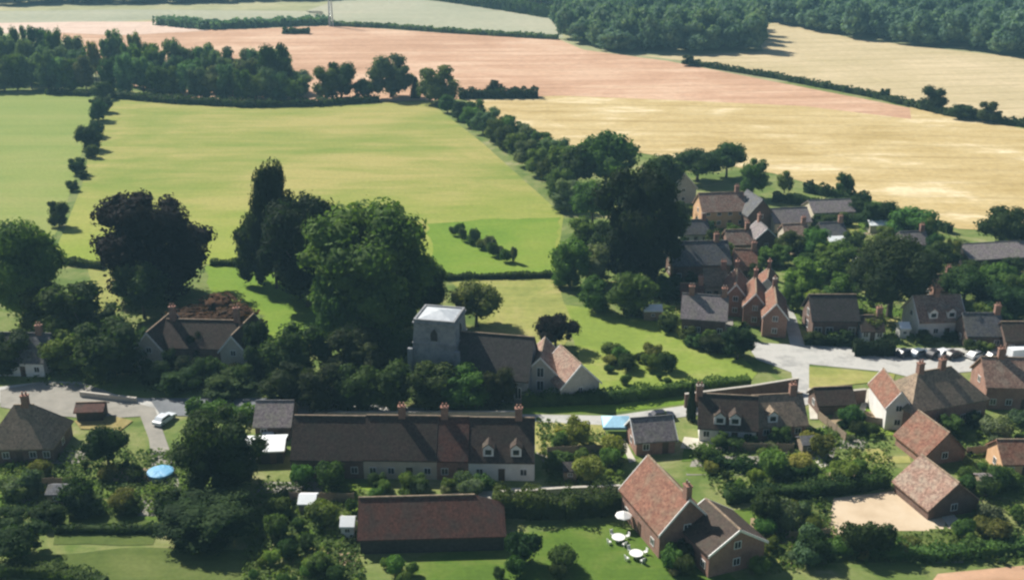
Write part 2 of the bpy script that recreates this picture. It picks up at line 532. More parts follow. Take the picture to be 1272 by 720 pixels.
sheet("dry_ground", [(92, 522), (140, 516), (165, 522), (150, 534), (100, 532)], field_mat("dry_grass", [(0.36, (0.2, 0.18, 0.07)), (0.5, (0.27, 0.22, 0.09)), (0.62, (0.32, 0.28, 0.14))], big=0.1), 0.165, jit=0.3)
# garden plots: lawns, beds, drying grounds
plots = [lawn_m, grass_rough, lawn_m, soil_m, lawn_dull, grass_bright, gravel_m, lawn_dull]
pr = random.Random(3)
zz = 0.02
for (x0, x1, y0, y1, n) in ((0, 235, 565, 640, 12), (345, 450, 600, 700, 12), (670, 770, 545, 602, 8), (870, 1100, 535, 600, 26), (950, 1025, 630, 700, 7), (1190, 1272, 535, 650, 12), (1060, 1272, 664, 690, 8),
                            (975, 1140, 262, 330, 22), (1000, 1260, 320, 410, 16), (795, 900, 350, 405, 9), (850, 960, 285, 330, 8), (1060, 1110, 500, 545, 4)):
    for _ in range(n):
        cx, cy = pr.uniform(x0, x1), pr.uniform(y0, y1)
        s_ = ppm(at(cx, cy))
        hw, hh, sk = pr.uniform(1.5, 5.5) * s_, pr.uniform(0.5, 1.5) * s_, pr.uniform(-0.6, 0.6)
        zz += 0.0006
        sheet("garden_plot", [(cx - hw - sk * hh, cy + hh), (cx + hw - sk * hh, cy + hh), (cx + hw + sk * hh, cy - hh), (cx - hw + sk * hh, cy - hh)], pr.choice(plots), zz, jit=0.25)
for pts in ([(1003, 482), (1013, 482), (1016, 520), (1006, 520)], [(1078, 482), (1086, 482), (1070, 522), (1060, 522)],
            [(985, 545), (994, 545), (1030, 578), (1020, 580)], [(850, 542), (905, 548), (900, 560), (845, 556)],
            [(770, 545), (776, 545), (790, 572), (782, 574)], [(630, 606), (700, 603), (770, 606), (770, 611), (700, 612), (630, 613)],
            [(560, 612), (630, 608), (650, 615), (590, 622)], [(1145, 612), (1160, 610), (1200, 655), (1180, 655)]):
    sheet("path", pts, path_m, 0.145, jit=0.1)

# ------------------------------------------------------------------ buildings
FOOT = []      # footprints: centre, half length, half width, angle (keeps plants off the houses)


def win_mesh(w, h, cache={}):
    k = (round(w, 2), round(h, 2))
    if k not in cache:
        f, t = MB(), 0.09
        f.box(-w / 2, w / 2, -0.05, 0.04, 0, t).box(-w / 2, w / 2, -0.05, 0.04, h - t, h)
        f.box(-w / 2, -w / 2 + t, -0.048, 0.038, t, h - t).box(w / 2 - t, w / 2, -0.048, 0.038, t, h - t)
        f.box(-0.035, 0.035, -0.044, 0.036, t, h - t)
        fm = f.mesh("window")
        fm.materials.append(M["white"])
        pm = MB().box(-w / 2 + t, w / 2 - t, -0.02, 0.03, t, h - t).mesh("pane")
        pm.materials.append(M["glass"])
        cache[k] = (fm, pm)
    return cache[k]


def window(root, T, x, y, z, ang, w=1.1, h=1.2):
    fm, pm = win_mesh(w, h)
    o = link(bpy.data.objects.new("window", fm), root)
    o.matrix_local = T @ Matrix.Translation((x, y, z)) @ Matrix.Rotation(ang, 4, "Z")
    p = link(bpy.data.objects.new("pane", pm), o)
    return o


def roof_mb(L, W, he, rise, hl=0.0, hr=0.0, ov=0.35, t=0.22):
    sl = rise / (W / 2)
    ev = 0.35
    x0, x1, yo = -L / 2 - ov, L / 2 + ov, W / 2 + ev
    ze = he - ev * sl + 0.02
    zr = he + rise + 0.02
    r0, r1 = x0 + hl, x1 - hr
    base = [(x0, -yo, ze), (x1, -yo, ze), (x1, yo, ze), (x0, yo, ze), (r0, 0, zr), (r1, 0, zr)]
    vs = [(x, y, z + t) for x, y, z in base] + base
    fs = [(0, 1, 5, 4), (2, 3, 4, 5), (6, 10, 11, 7), (8, 11, 10, 9), (0, 6, 7, 1), (2, 8, 9, 3)]
    if hl > 0:
        fs += [(3, 0, 4), (9, 10, 6), (3, 9, 6, 0)]
    else:
        fs += [(0, 4, 10, 6), (4, 3, 9, 10)]
    if hr > 0:
        fs += [(1, 2, 5), (7, 11, 8), (1, 7, 8, 2)]
    else:
        fs += [(1, 7, 11, 5), (5, 11, 8, 2)]
    mb = MB().add(vs, fs)
    return mb, (r0, r1, zr + t)


def wall_mb(L, W, he, rise, hl, hr):
    """walls as one closed solid with gables where the roof has no hip"""
    y = W / 2
    x0, x1 = -L / 2, L / 2
    vs = [(x0, -y, 0), (x1, -y, 0), (x1, y, 0), (x0, y, 0), (x0, -y, he), (x1, -y, he), (x1, y, he), (x0, y, he)]
    fs = [(0, 1, 5, 4), (2, 3, 7, 6), (0, 3, 2, 1)]
    zr = he + rise
    top0 = (x0, 0, zr) if hl == 0 else None
    top1 = (x1, 0, zr) if hr == 0 else None
    if top0:
        vs.append(top0)
        i0 = len(vs) - 1
        fs.append((3, 0, 4, i0, 7))
    else:
        fs.append((3, 0, 4, 7))
    if top1:
        vs.append(top1)
        i1 = len(vs) - 1
        fs.append((1, 2, 6, i1, 5))
    else:
        fs.append((1, 2, 6, 5))
    if top0 and top1:
        fs += [(4, 5, i1, i0), (6, 7, i0, i1)]
    elif top0:
        fs += [(4, 5, 6, i0), (4, 6, 7)] if False else [(4, 5, i0), (5, 6, i0), (6, 7, i0)]
    elif top1:
        fs += [(4, 5, i1), (6, 7, i1), (7, 4, i1)]
    else:
        fs += [(4, 5, 6, 7)]
    return MB().add(vs, fs)


def block(root, c, L, W, ang, he, pitch, wall="brick", roof="tile_brown", hl=0, hr=0, wins=0, storeys=1, gwin=True,
          chim=(), door=True, dormers=(), names=("wall", "roof"), ww=1.1, wh=1.15, ridge=True, barge=False, chim_h=1.5, sides=(-1,), ov=0.35):
    """one roofed block with its ridge along the local x axis; the side facing local -y is the front"""
    rise = W / 2 * math.tan(R(pitch))
    T = Matrix.Translation(Vector(c) - root.location) @ Matrix.Rotation(ang, 4, "Z")
    FOOT.append((Vector(c), L / 2, W / 2, ang))
    w = wall_mb(L, W, he, rise, hl, hr).build(names[0], M[wall], root)
    w.matrix_local = T
    rb, (r0, r1, zt) = roof_mb(L, W, he, rise, hl, hr, ov=ov)
    ro = rb.build(names[1], M[roof], root)
    ro.matrix_local = T
    if ridge:
        rd = MB().prism([(-0.16, -0.06), (0.16, -0.06), (0.1, 0.1), (-0.1, 0.1)], r0 + 0.02, r1 - 0.02)
        o = rd.build("ridge", M["tile_tan"] if roof not in ("slate", "slate_mauve") else M["slate"], ro)
        o.location = (0, 0, zt)
    for i, cx in enumerate(chim):
        x = r0 + cx * (r1 - r0)
        cb = MB().box(x - 0.55, x + 0.55, -0.4, 0.4, zt - 1.4, zt + chim_h)
        cb.box(x - 0.63, x + 0.63, -0.48, 0.48, zt + chim_h + 0.002, zt + chim_h + 0.18)
        for q in (-0.28, 0.28):
            cb.tube([(x + q, 0, zt + chim_h + 0.1), (x + q, 0, zt + chim_h + 0.75)], [0.16, 0.13], 8)
        cb.build("chimney", M["brick"], ro)
    n = wins
    for s in sides:
        for st in range(storeys):
            z0 = 0.9 + st * 2.55
            if z0 + wh > he:
                continue
            for i in range(n):
                x = -L / 2 + (i + 0.5) * L / n
                if door and st == 0 and s == -1 and i == n // 2 and n > 1:
                    d = MB().box(x - 0.5, x + 0.5, -W / 2 - 0.05, -W / 2 + 0.05, 0, 2.05).build("door", M["door"], root)
                    d.matrix_local = T
                    continue
                window(root, T, x, s * (W / 2 + 0.02), z0, 0 if s < 0 else PI, ww, wh)
    if gwin:
        for sx, h in ((-1, hl), (1, hr)):
            for st in range(storeys + (1 if h == 0 and rise > 2.5 else 0)):
                z0 = 0.9 + st * 2.55
                top = he + rise * 0.45 if h == 0 else he
                if z0 + wh > top:
                    continue
                window(root, T, sx * (L / 2 + 0.02), 0, z0, -PI / 2 if sx < 0 else PI / 2, ww, wh)
    if barge:
        for sx in (-1, 1):
            if (hl if sx < 0 else hr) > 0:
                continue
            b = MB()
            xx = sx * (L / 2 + ov)
            sl = math.tan(R(pitch))
            for sy in (-1, 1):
                yo = sy * (W / 2 + ov)
                ze = he - ov * sl
                b.add([(xx - 0.05, yo, ze - 0.12), (xx + 0.05, yo, ze - 0.12), (xx + 0.05, yo, ze + 0.28), (xx - 0.05, yo, ze + 0.28),
                       (xx - 0.05, 0, he + rise - 0.12), (xx + 0.05, 0, he + rise - 0.12), (xx + 0.05, 0, he + rise + 0.28), (xx - 0.05, 0, he + rise + 0.28)],
                      [(0, 1, 2, 3), (4, 7, 6, 5), (0, 4, 5, 1), (1, 5, 6, 2), (2, 6, 7, 3), (3, 7, 4, 0)])
            o = b.build("bargeboard", M["white"], root)
            o.matrix_local = T
    for dx, dw in dormers:
        x = -L / 2 + dx * L
        zc = he + rise * 0.12
        y0 = -W / 2 + 0.25
        dh = 1.35
        db = MB().prism([(x - dw / 2, zc), (x + dw / 2, zc), (x + dw / 2, zc + dh), (x, zc + dh + dw * 0.42), (x - dw / 2, zc + dh)], y0, y0 + 2.4, "y")
        o = db.build("dormer", M["white"], root)
        o.matrix_local = T
        rr = MB()
        for s in (-1, 1):
            rr.prism([(x + s * (dw / 2 + 0.15), zc + dh - 0.1), (x, zc + dh + dw * 0.42 + 0.03), (x, zc + dh + dw * 0.42 + 0.2), (x + s * (dw / 2 + 0.15), zc + dh + 0.07)], y0 - 0.15, y0 + 2.7, "y")
        rr.build("dormer_roof", M[roof], o)
        fm, pm = win_mesh(round(dw * 0.7, 2), 1.0)
        wd = link(bpy.data.objects.new("window", pm), o)
        wd.location = (x, y0 - 0.02, zc + 0.2)
    return T


def front(A, B, D):
    """block whose front wall foot runs from photo point A to B: centre, length, angle"""
    a, b = at(*A), at(*B)
    d = (b - a)
    ang = math.atan2(d.y, d.x)
    nrm = Vector((-d.y, d.x, 0)).normalized()
    return (a + b) / 2 + nrm * D / 2, d.length, ang


def ridge_line(P0, P1, z):
    a, b = at(P0[0], P0[1], z), at(P1[0], P1[1], z)
    d = b - a
    c = (a + b) / 2
    c.z = 0
    return c, d.length, math.atan2(d.y, d.x)


LAND = {}


def house(name, label, cat, A, B, D, he, pitch, axis="x", land=None, group=None, **kw):
    c, L, ang = front(A, B, D)
    root = empty(name, (c.x, c.y, 0))
    tag(root, label, cat, group)
    if land:
        LAND[land] = ((A[0] + B[0]) / 2, (A[1] + B[1]) / 2 - 10)
    if axis == "x":
        block(root, c, L, D, ang, he, pitch, **kw)
    else:
        block(root, c, D, L, ang + PI / 2, he, pitch, **kw)
    return root


# long cottage row
c, L, ang = front((362, 593), (664, 597), 9)
row = empty("cottage_row", (c.x, c.y, 0))
tag(row, "long low row of brown-roofed cottages with three chimneys along the village street", "cottages")
LAND["the long cottage row"] = (513, 592)
a0, a1 = at(362, 593), at(664, 597)
for f0, f1, rf, wn, chs, dm, o0 in ((0, 0.30, "tile_brown", 4, (), (), 0), (0.30, 0.60, "tile_brown", 4, (0.5,), (), 0), (0.60, 0.73, "tile_rust", 2, (0.2,), (), 0), (0.73, 1.0, "tile_brown", 3, (0.75,), ((0.3, 1.6), (0.72, 1.6)), 0)):
    p0, p1 = a0.lerp(a1, f0), a0.lerp(a1, f1)
    d = (p1 - p0).normalized()
    n_ = Vector((-d.y, d.x, 0))
    block(row, (p0 + p1) / 2 + n_ * 4.5, (p1 - p0).length - 0.03, 9, ang, 3.5 + random.uniform(-0.12, 0.12), 47, wall={0: "brick_dark", 0.30: "render_cream", 0.60: "brick", 0.73: "render_white"}[f0], roof=rf, wins=wn, chim=chs, dormers=dm, ov=0.0, gwin=False)
# barn in front of it
house("red_barn", "long barn with rust-red tiled roof and dark boarded walls beside the front lawn", "barn", (448, 688), (626, 683), 8.2, 2.5, 42,
      roof="tile_rust", wall="boards", hr=4.2, wins=0, door=False, gwin=False, land="the rust-roofed barn", ridge=True)
# red house with two ridges
zr = 8.6
c, L, ang = ridge_line((806, 566), (856, 618), zr)
rh = empty("red_house", (c.x, c.y, 0))
tag(rh, "large house with bright red tiled main roof and greyer tiled wing by the front lawn", "house")
LAND["the large red-roofed house"] = (845, 660)
block(rh, c, L, 8.2, ang, zr - 4.1 * math.tan(R(47)) - 0.2, 47, wall="brick", roof="tile_red", wins=3, storeys=2, chim=(0.93,), barge=True)
zr = 6.5
c2, L2, ang2 = ridge_line((878, 620), (918, 656), zr)
block(rh, c2, L2, 8.6, ang2, zr - 4.3 * math.tan(R(32)) - 0.2, 32, wall="brick", roof="tile_brown", wins=3, storeys=1, chim=(), barge=True, hl=0)
# manor on the left
mn = house("manor_house", "old brown-roofed manor with pale stone gables and tall chimneys among dark trees", "house", (205, 456), (292, 458), 8, 4.2, 44,
           roof="tile_brown", wall="brick_dark", wins=5, storeys=2, chim=(0.1, 0.97), chim_h=2.4, land="the brown-roofed manor")
for A, B in (((172, 458), (204, 460)), ((276, 462), (308, 464))):
    c, L, ang = front(A, B, 11)
    block(mn, c, 11, L, ang + PI / 2, 4.4, 50, wall="stone", roof="tile_brown", wins=2, storeys=2, barge=True, door=False)
house("slate_cottage", "cottage with blue-grey slate roof half hidden by trees at the left edge", "cottage", (-14, 466), (56, 468), 8, 3, 44, roof="slate", wall="render_white", wins=4, chim=(0.8,), land="the slate-roofed cottage")
house("hipped_cottage", "cottage with steep hipped tan roof and one central chimney beside the gravel yard", "cottage", (-16, 576), (68, 574), 9, 2.8, 48,
      roof="tile_tan", wall="brick_dark", hl=4.0, hr=4.0, wins=5, chim=(0.6,), land="the hipped-roof cottage", ridge=True)
house("outbuilding", "small outbuilding with plain mauve-grey roof behind the white-roofed shed", "outbuilding", (318, 546), (361, 546), 7, 2.5, 38, roof="slate_mauve", wall="brick_dark", wins=2)
house("white_roofed_shed", "low shed with a bright white sheet roof next to the cottage row", "shed", (304, 577), (352, 575), 5.0, 2.2, 14, roof="sheet_white", wall="boards", wins=2, ridge=False, land="the white-roofed shed")
# cottages in the middle right
house("white_dormer_cottage", "brown-roofed cottage with white dormers and front behind the garden wall", "cottage", (868, 548), (938, 552), 7.5, 2.7, 47,
      roof="tile_brown", wall="render_white", wins=4, chim=(0.02,), chim_h=1.3, dormers=((0.35, 1.8), (0.62, 1.8)), land="the white dormer cottage")
house("tan_cottage", "cottage with mottled tan roof between the white dormer cottage and the lane", "cottage", (941, 547), (1000, 544), 7.5, 2.6, 44, roof="tile_tan", wall="brick", wins=3, chim=(0.8,),
      dormers=((0.3, 1.6),), land="the tan-roofed cottage")
house("grey_outhouse", "small grey-roofed outhouse right beside the blue gazebo garden", "outbuilding", (790, 566), (838, 562), 6, 2.5, 40, roof="slate_mauve", wall="brick", wins=2, barge=True)
rt = house("gabled_house", "brick house with broad tan hipped roof and small white gable below the road junction", "house", (1128, 540), (1222, 522), 9.5, 4.2, 42,
           roof="tile_tan", wall="brick", hl=4.9, hr=4.5, wins=5, storeys=2, chim=(0.05, 0.7), land="the white-gabled house")
c, L, ang = front((1098, 534), (1128, 534), 9)
block(rt, c, 9, L, ang + PI / 2, 4.4, 52, wall="render_white", roof="tile_red", wins=1, storeys=2, barge=True, door=False)
for (nm, lab, P0, P1, zr, W, pt, rf, wl, ld) in (
        ("red_annex", "small rust-red roofed annex in front of the white-gabled house", (1142, 510), (1178, 536), 5.6, 7.5, 44, "tile_red", "brick", None),
        ("red_roofed_stable", "stable block with pale red roof at the corner of the sand arena", (1146, 565), (1190, 598), 5.6, 8.5, 40, "tile_pink", "brick_dark", "the red-roofed stable")):
    c, L, ang = ridge_line(P0, P1, zr)
    r = empty(nm, (c.x, c.y, 0))
    tag(r, lab, "outbuilding")
    block(r, c, L, W, ang, zr - W / 2 * math.tan(R(pt)) - 0.2, pt, wall=wl, roof=rf, wins=3, storeys=1)
    if ld:
        LAND[ld] = ((P0[0] + P1[0]) / 2, (P0[1] + P1[1]) / 2 + 30)
house("corner_house", "pale red roofed house beside the main road at the right edge", "house", (1222, 508), (1300, 510), 8, 4.4, 42, roof="tile_pink", wall="brick", wins=4, storeys=2, chim=(0.3,), land="the roadside corner house")
house("orange_cottage", "small orange-walled cottage among garden trees at the right edge", "cottage", (1244, 594), (1300, 594), 6, 2.6, 38, roof="tile_red", wall="render_orange", wins=3, land="the orange-walled cottage")
# upper village
for (A, B, lab) in (((898, 392), (926, 394), "narrow red-roofed cottage with white bargeboards, highest of three up the lane"),
                    ((922, 404), (950, 406), "narrow red-roofed cottage with white bargeboards, middle of three up the lane"),
                    ((946, 418), (976, 420), "narrow red-roofed cottage with white bargeboards, lowest of three by the junction")):
    house("gable_cottage", lab, "cottage", A, B, 11, 4.4, 50, axis="y", group="gabled cottages up the lane", roof="tile_red", wall="brick", wins=1, storeys=2, barge=True, chim=(0.9,), door=False)
LAND["the three gabled cottages"] = (935, 395)
house("mauve_house", "wide mauve-slated house beside the lane, left of the gabled cottages", "house", (846, 416), (900, 420), 8, 3.8, 42, roof="slate_mauve", wall="brick_dark", wins=4, storeys=1, chim=(0.2, 0.9))
house("long_slate_house", "long dark slate house behind the big dark tree up the lane", "house", (836, 350), (906, 348), 9, 4, 42, roof="slate", wall="brick_dark", wins=5, storeys=1, chim=(0.8,), land="the long dark slate house")
house("pink_roofed_house", "pale pink roofed house with orange front in the upper village", "house", (872, 284), (926, 282), 9, 4.6, 40, roof="tile_pink", wall="render_orange", wins=4, storeys=2, chim=(0.85,), land="the pink-roofed house")
house("grey_gable_house", "grey gabled house under trees at the top of the village", "house", (832, 254), (864, 252), 9, 4.6, 48, axis="y", roof="slate_mauve", wall="stone", wins=1, storeys=2, barge=True)
house("dark_gable_house", "dark slate gabled house right beside the pink-roofed house", "house", (928, 288), (960, 286), 10, 4.4, 48, axis="y", roof="slate", wall="brick_dark", wins=1, storeys=2, barge=False)
house("mauve_bungalow", "low mauve-slated bungalow below the wheat field edge", "bungalow", (962, 290), (1006, 288), 8, 2.8, 34, roof="slate_mauve", wall="render_cream", wins=4)
house("hedge_bungalow", "low bungalow with pale roof behind hedges under the wheat field", "bungalow", (1010, 276), (1060, 274), 8, 2.6, 30, roof="slate_mauve", wall="render_cream", wins=4)
house("pink_cottage", "white cottage with pinkish red roof behind the parked cars", "cottage", (1140, 420), (1196, 418), 8, 3.6, 44, roof="tile_pink", wall="render_white", wins=4, storeys=1, chim=(0.5,), barge=True, dormers=((0.3, 1.7), (0.7, 1.7)), land="the white cottage behind the cars")
house("white_window_cottage", "dark-roofed cottage with bright white windows beside the road junction", "cottage", (1008, 420), (1064, 420), 8, 3.9, 44, roof="tile_dark", wall="brick_dark", wins=4, storeys=1, ww=1.5, wh=1.5, land="the white-windowed cottage")
house("field_barn", "long barn with pale grey roof and black walls under the far right oak", "barn", (1204, 336), (1300, 330), 10, 2.6, 24, roof="slate_mauve", wall="boards", wins=0, gwin=False, door=False, land="the pale-roofed field barn")
house("grey_cottage", "grey-slated cottage between the white cottage and the right edge", "cottage", (1200, 434), (1244, 434), 7, 3, 42, roof="slate", wall="brick_dark", wins=3, chim=(0.9,))
house("woodland_house", "pale-roofed house in the far wood, left one of two", "house", (1072, 34), (1110, 34), 14, 7, 30, roof="lead", wall="flint", wins=4, storeys=2, gwin=False, group="pale houses in the far wood")
house("woodland_house", "pale-roofed house in the far wood, right one of two", "house", (1117, 37), (1152, 38), 14, 7, 30, roof="lead", wall="flint", wins=4, storeys=2, gwin=False, group="pale houses in the far wood")

house("low_range", "long low brown-roofed outbuilding below the road junction between two pale paths", "outbuilding", (1016, 516), (1060, 514), 5, 2.0, 38, roof="tile_brown", wall="brick_dark", wins=3)
house("rust_shed", "small low shed with rust-red roof at the edge of the gravel yard", "shed", (96, 524), (128, 523), 3.2, 1.9, 26, roof="tile_rust", wall="boards", wins=0, door=False, gwin=False)
for A, B, D, h, pt, axx, rf, wl, lab in (
        ((848, 304), (880, 303), 7, 3.4, 44, "x", "slate", "render_white", "slate-roofed village house just above the long dark slate house"),
        ((904, 318), (934, 317), 7, 3.6, 44, "x", "tile_pink", "brick", "pale red roofed house below the pink-roofed orange-fronted house"),
        ((938, 312), (964, 311), 8, 4, 46, "y", "slate_mauve", "brick_dark", "mauve gabled house at the head of the lane"),
        ((912, 346), (938, 347), 7, 4, 46, "x", "tile_red", "brick", "red-roofed house right of the long dark slate house"),
        ((876, 372), (902, 372), 7, 3.8, 46, "x", "tile_tan", "render_cream", "tan-roofed house in front of the long dark slate house"),
        ((846, 386), (872, 387), 6.5, 3.2, 44, "x", "tile_rust", "brick_dark", "low rust-roofed house behind the wide mauve-slated house"),
        ((940, 374), (962, 376), 9, 4.2, 48, "y", "tile_red", "render_white", "white gabled red-roofed house behind the three lane cottages"),
        ((976, 306), (1004, 305), 7, 3, 40, "x", "tile_pink", "render_cream", "cream house with pale red roof in front of the mauve bungalow"),
        ((1022, 304), (1050, 303), 7, 3, 40, "x", "slate", "stone", "slate-roofed stone house in front of the hedge bungalow"),
        ((1122, 316), (1152, 315), 7, 3, 40, "x", "slate_mauve", "render_white", "mauve-roofed house left of the pale-roofed field barn"),
        ((1070, 344), (1094, 343), 7, 3.4, 42, "x", "tile_pink", "render_white", "white house peeping out above the largest dark tree on the right"),
        ((1160, 376), (1184, 375), 7, 3.4, 42, "x", "tile_brown", "brick", "brown-roofed house right of the largest dark tree on the right"),
        ((1070, 424), (1096, 424), 6, 2.8, 42, "x", "tile_brown", "render_white", "small white brown-roofed cottage between white-windowed cottage and parked cars"),
        ((1248, 440), (1290, 440), 7, 3.6, 42, "x", "tile_brown", "brick_dark", "brown-roofed house behind the white van")):
    house("village_house", lab, "house", A, B, D * 0.88, h * 0.82, pt - 3, axis=axx, group="houses of the upper village", roof=rf, wall=wl, wins=3 if axx == "x" else 1, storeys=1, chim=(0.85,), barge=axx == "y")

# church: tower, nave, chancel with cross gable
tb = at(548, 476)
ch = empty("church", (tb.x, tb.y, 0))
tag(ch, "flint church with square grey tower, dark nave roof and pink-tiled chancel", "church")
LAND["the church tower"] = (545, 450)
ang = R(-12)
T = Matrix.Rotation(ang, 4, "Z")
tw = MB()
tw.box(-4.3, 4.3, -4.3, 4.3, 0, 4.9, 0.15).box(-4.25, 4.25, -4.25, 4.25, 4.902, 5.15).box(-4.05, 4.05, -4.05, 4.05, 5.152, 9.3, 0.15).box(-4.05, 4.05, -4.05, 4.05, 9.302, 9.5)
tw.box(-3.9, 3.9, -3.9, 3.9, 9.502, 13.0, 0.2).box(-3.95, 3.95, -3.95, 3.95, 13.002, 13.3)
for sx in (-1, 1):
    for sy in (-1, 1):
        tw.box(sx * 4.3 - 0.55, sx * 4.3 + 0.55, sy * 4.3 - 0.55, sy * 4.3 + 0.55, 0, 8.5, 0.12)
o = tw.build("tower", M["flint"], ch)
o.matrix_local = T
pp = MB()
for a, b, c_, d in ((-3.75, 3.75, -3.75, -3.4), (-3.75, 3.75, 3.4, 3.75), (-3.75, -3.4, -3.398, 3.398), (3.4, 3.75, -3.398, 3.398)):
    pp.box(a, b, c_, d, 13.303, 13.85)
o = pp.build("parapet", M["flint"], ch)
o.matrix_local = T
o = MB().add([(-3.35, -3.35, 13.6), (3.35, -3.35, 13.6), (3.35, 3.35, 13.6), (-3.35, 3.35, 13.6), (0, 0, 14.5)],
             [(0, 1, 4), (1, 2, 4), (2, 3, 4), (3, 0, 4), (3, 2, 1, 0)]).build("tower_roof", M["lead"], ch)
o.matrix_local = T
for k, a in enumerate((0, PI / 2, -PI / 2)):
    lw = MB()
    lw.prism([(-0.6, 10.0), (0.6, 10.0), (0.6, 11.4), (0, 12.2), (-0.6, 11.4)], -3.93, -3.6, "y")
    o = lw.build("belfry_window", M["boards"], ch)
    o.matrix_local = T @ Matrix.Rotation(a, 4, "Z")
ax = Vector((math.cos(ang), math.sin(ang), 0))
nv = tb + ax * 10.6
block(ch, nv, 13, 10.5, ang, 4.6, 48, wall="flint", roof="tile_dark", wins=4, door=False, names=("nave_wall", "nave_roof"), ww=1.2, wh=2.2, gwin=False)
cc, L, a2 = ridge_line((698, 430), (720, 450), 7.2)
block(ch, cc, L + 1, 7.4, a2, 7.0 - 3.7 * math.tan(R(46)), 46, wall="stone", roof="tile_pink", wins=3, door=False, names=("chancel_wall", "chancel_roof"), ww=0.9, wh=1.8, barge=True)
cv, Lv, a3 = front((651, 489), (691, 491), 9)
block(ch, cv, 9, Lv, a3 + PI / 2, 4.2, 46, wall="stone", roof="tile_pink", wins=0, door=False, names=("vestry_wall", "vestry_roof"), ww=1.3, wh=1.9, barge=True)

# ------------------------------------------------------------------ plants
def inside(poly, x, y):
    r = False
    for (x0, y0), (x1, y1) in zip(poly, poly[1:] + poly[:1]):
        if (y0 > y) != (y1 > y) and x < (x1 - x0) * (y - y0) / (y1 - y0) + x0:
            r = not r
    return r


def on_house(p, m=0.8):
    for c, a, b, ang in FOOT:
        d = p - c
        x = d.x * math.cos(ang) + d.y * math.sin(ang)
        y = -d.x * math.sin(ang) + d.y * math.cos(ang)
        if abs(x) < a + m and abs(y) < b + m:
            return True
    return False


def ico(sub=1):
    import bmesh
    bm = bmesh.new()
    bmesh.ops.create_icosphere(bm, subdivisions=sub, radius=1.0)
    v = np.array([x.co[:] for x in bm.verts])
    f = np.array([[y.index for y in x.verts] for x in bm.faces])
    bm.free()
    return v, f


ICO1, ICOF1 = ico(1)
ICO2, ICOF2 = ico(2)


def unit(a):
    return a / np.maximum(np.linalg.norm(a, axis=1, keepdims=True), 1e-9)


def leaf_quads(c, nrm, size, g):
    n = len(c)
    t = unit(np.cross(nrm, g.normal(size=(n, 3))))
    b = np.cross(nrm, t)
    s = (size * g.uniform(0.6, 1.35, (n, 1)))
    t, b = t * s, b * s * g.uniform(0.45, 0.8, (n, 1))
    v = np.stack([c - t - b * 0.6, c + t * 0.2 - b, c + t + b * 0.5, c - t * 0.3 + b], 1).reshape(-1, 3)
    q = np.arange(n * 4).reshape(n, 4)
    return v, q


def crown_arrays(g, lobes, n_leaf, leaf, stretch, ico_v=ICO1, ico_f=ICOF1, core=0.8):
    """lobes: list of (centre, radius). returns verts, quads, tris"""
    vs, tris, off = [], [], 0
    for c, r in lobes:
        k = ico_v * r * core * g.uniform(0.82, 1.08, (len(ico_v), 1)) * stretch + c
        vs.append(k)
        tris.append(ico_f + off)
        off += len(k)
    C = np.array([c for c, r in lobes])
    Rr = np.array([r for c, r in lobes])
    p = Rr ** 2 / np.sum(Rr ** 2)
    idx = g.choice(len(lobes), n_leaf, p=p)
    d = unit(g.normal(size=(n_leaf, 3)))
    d[:, 2] = np.where(g.random(n_leaf) < 0.6, np.abs(d[:, 2]), d[:, 2])
    rad = g.uniform(0.78, 1.1, (n_leaf, 1)) + (g.random((n_leaf, 1)) < 0.08) * g.uniform(0.0, 0.25, (n_leaf, 1))
    pos = C[idx] + d * Rr[idx][:, None] * rad * stretch
    nrm = unit(d + g.normal(size=(n_leaf, 3)) * 0.4)
    lv, lq = leaf_quads(pos, nrm, leaf, g)
    return np.concatenate(vs + [lv]), lq + off, np.concatenate(tris)


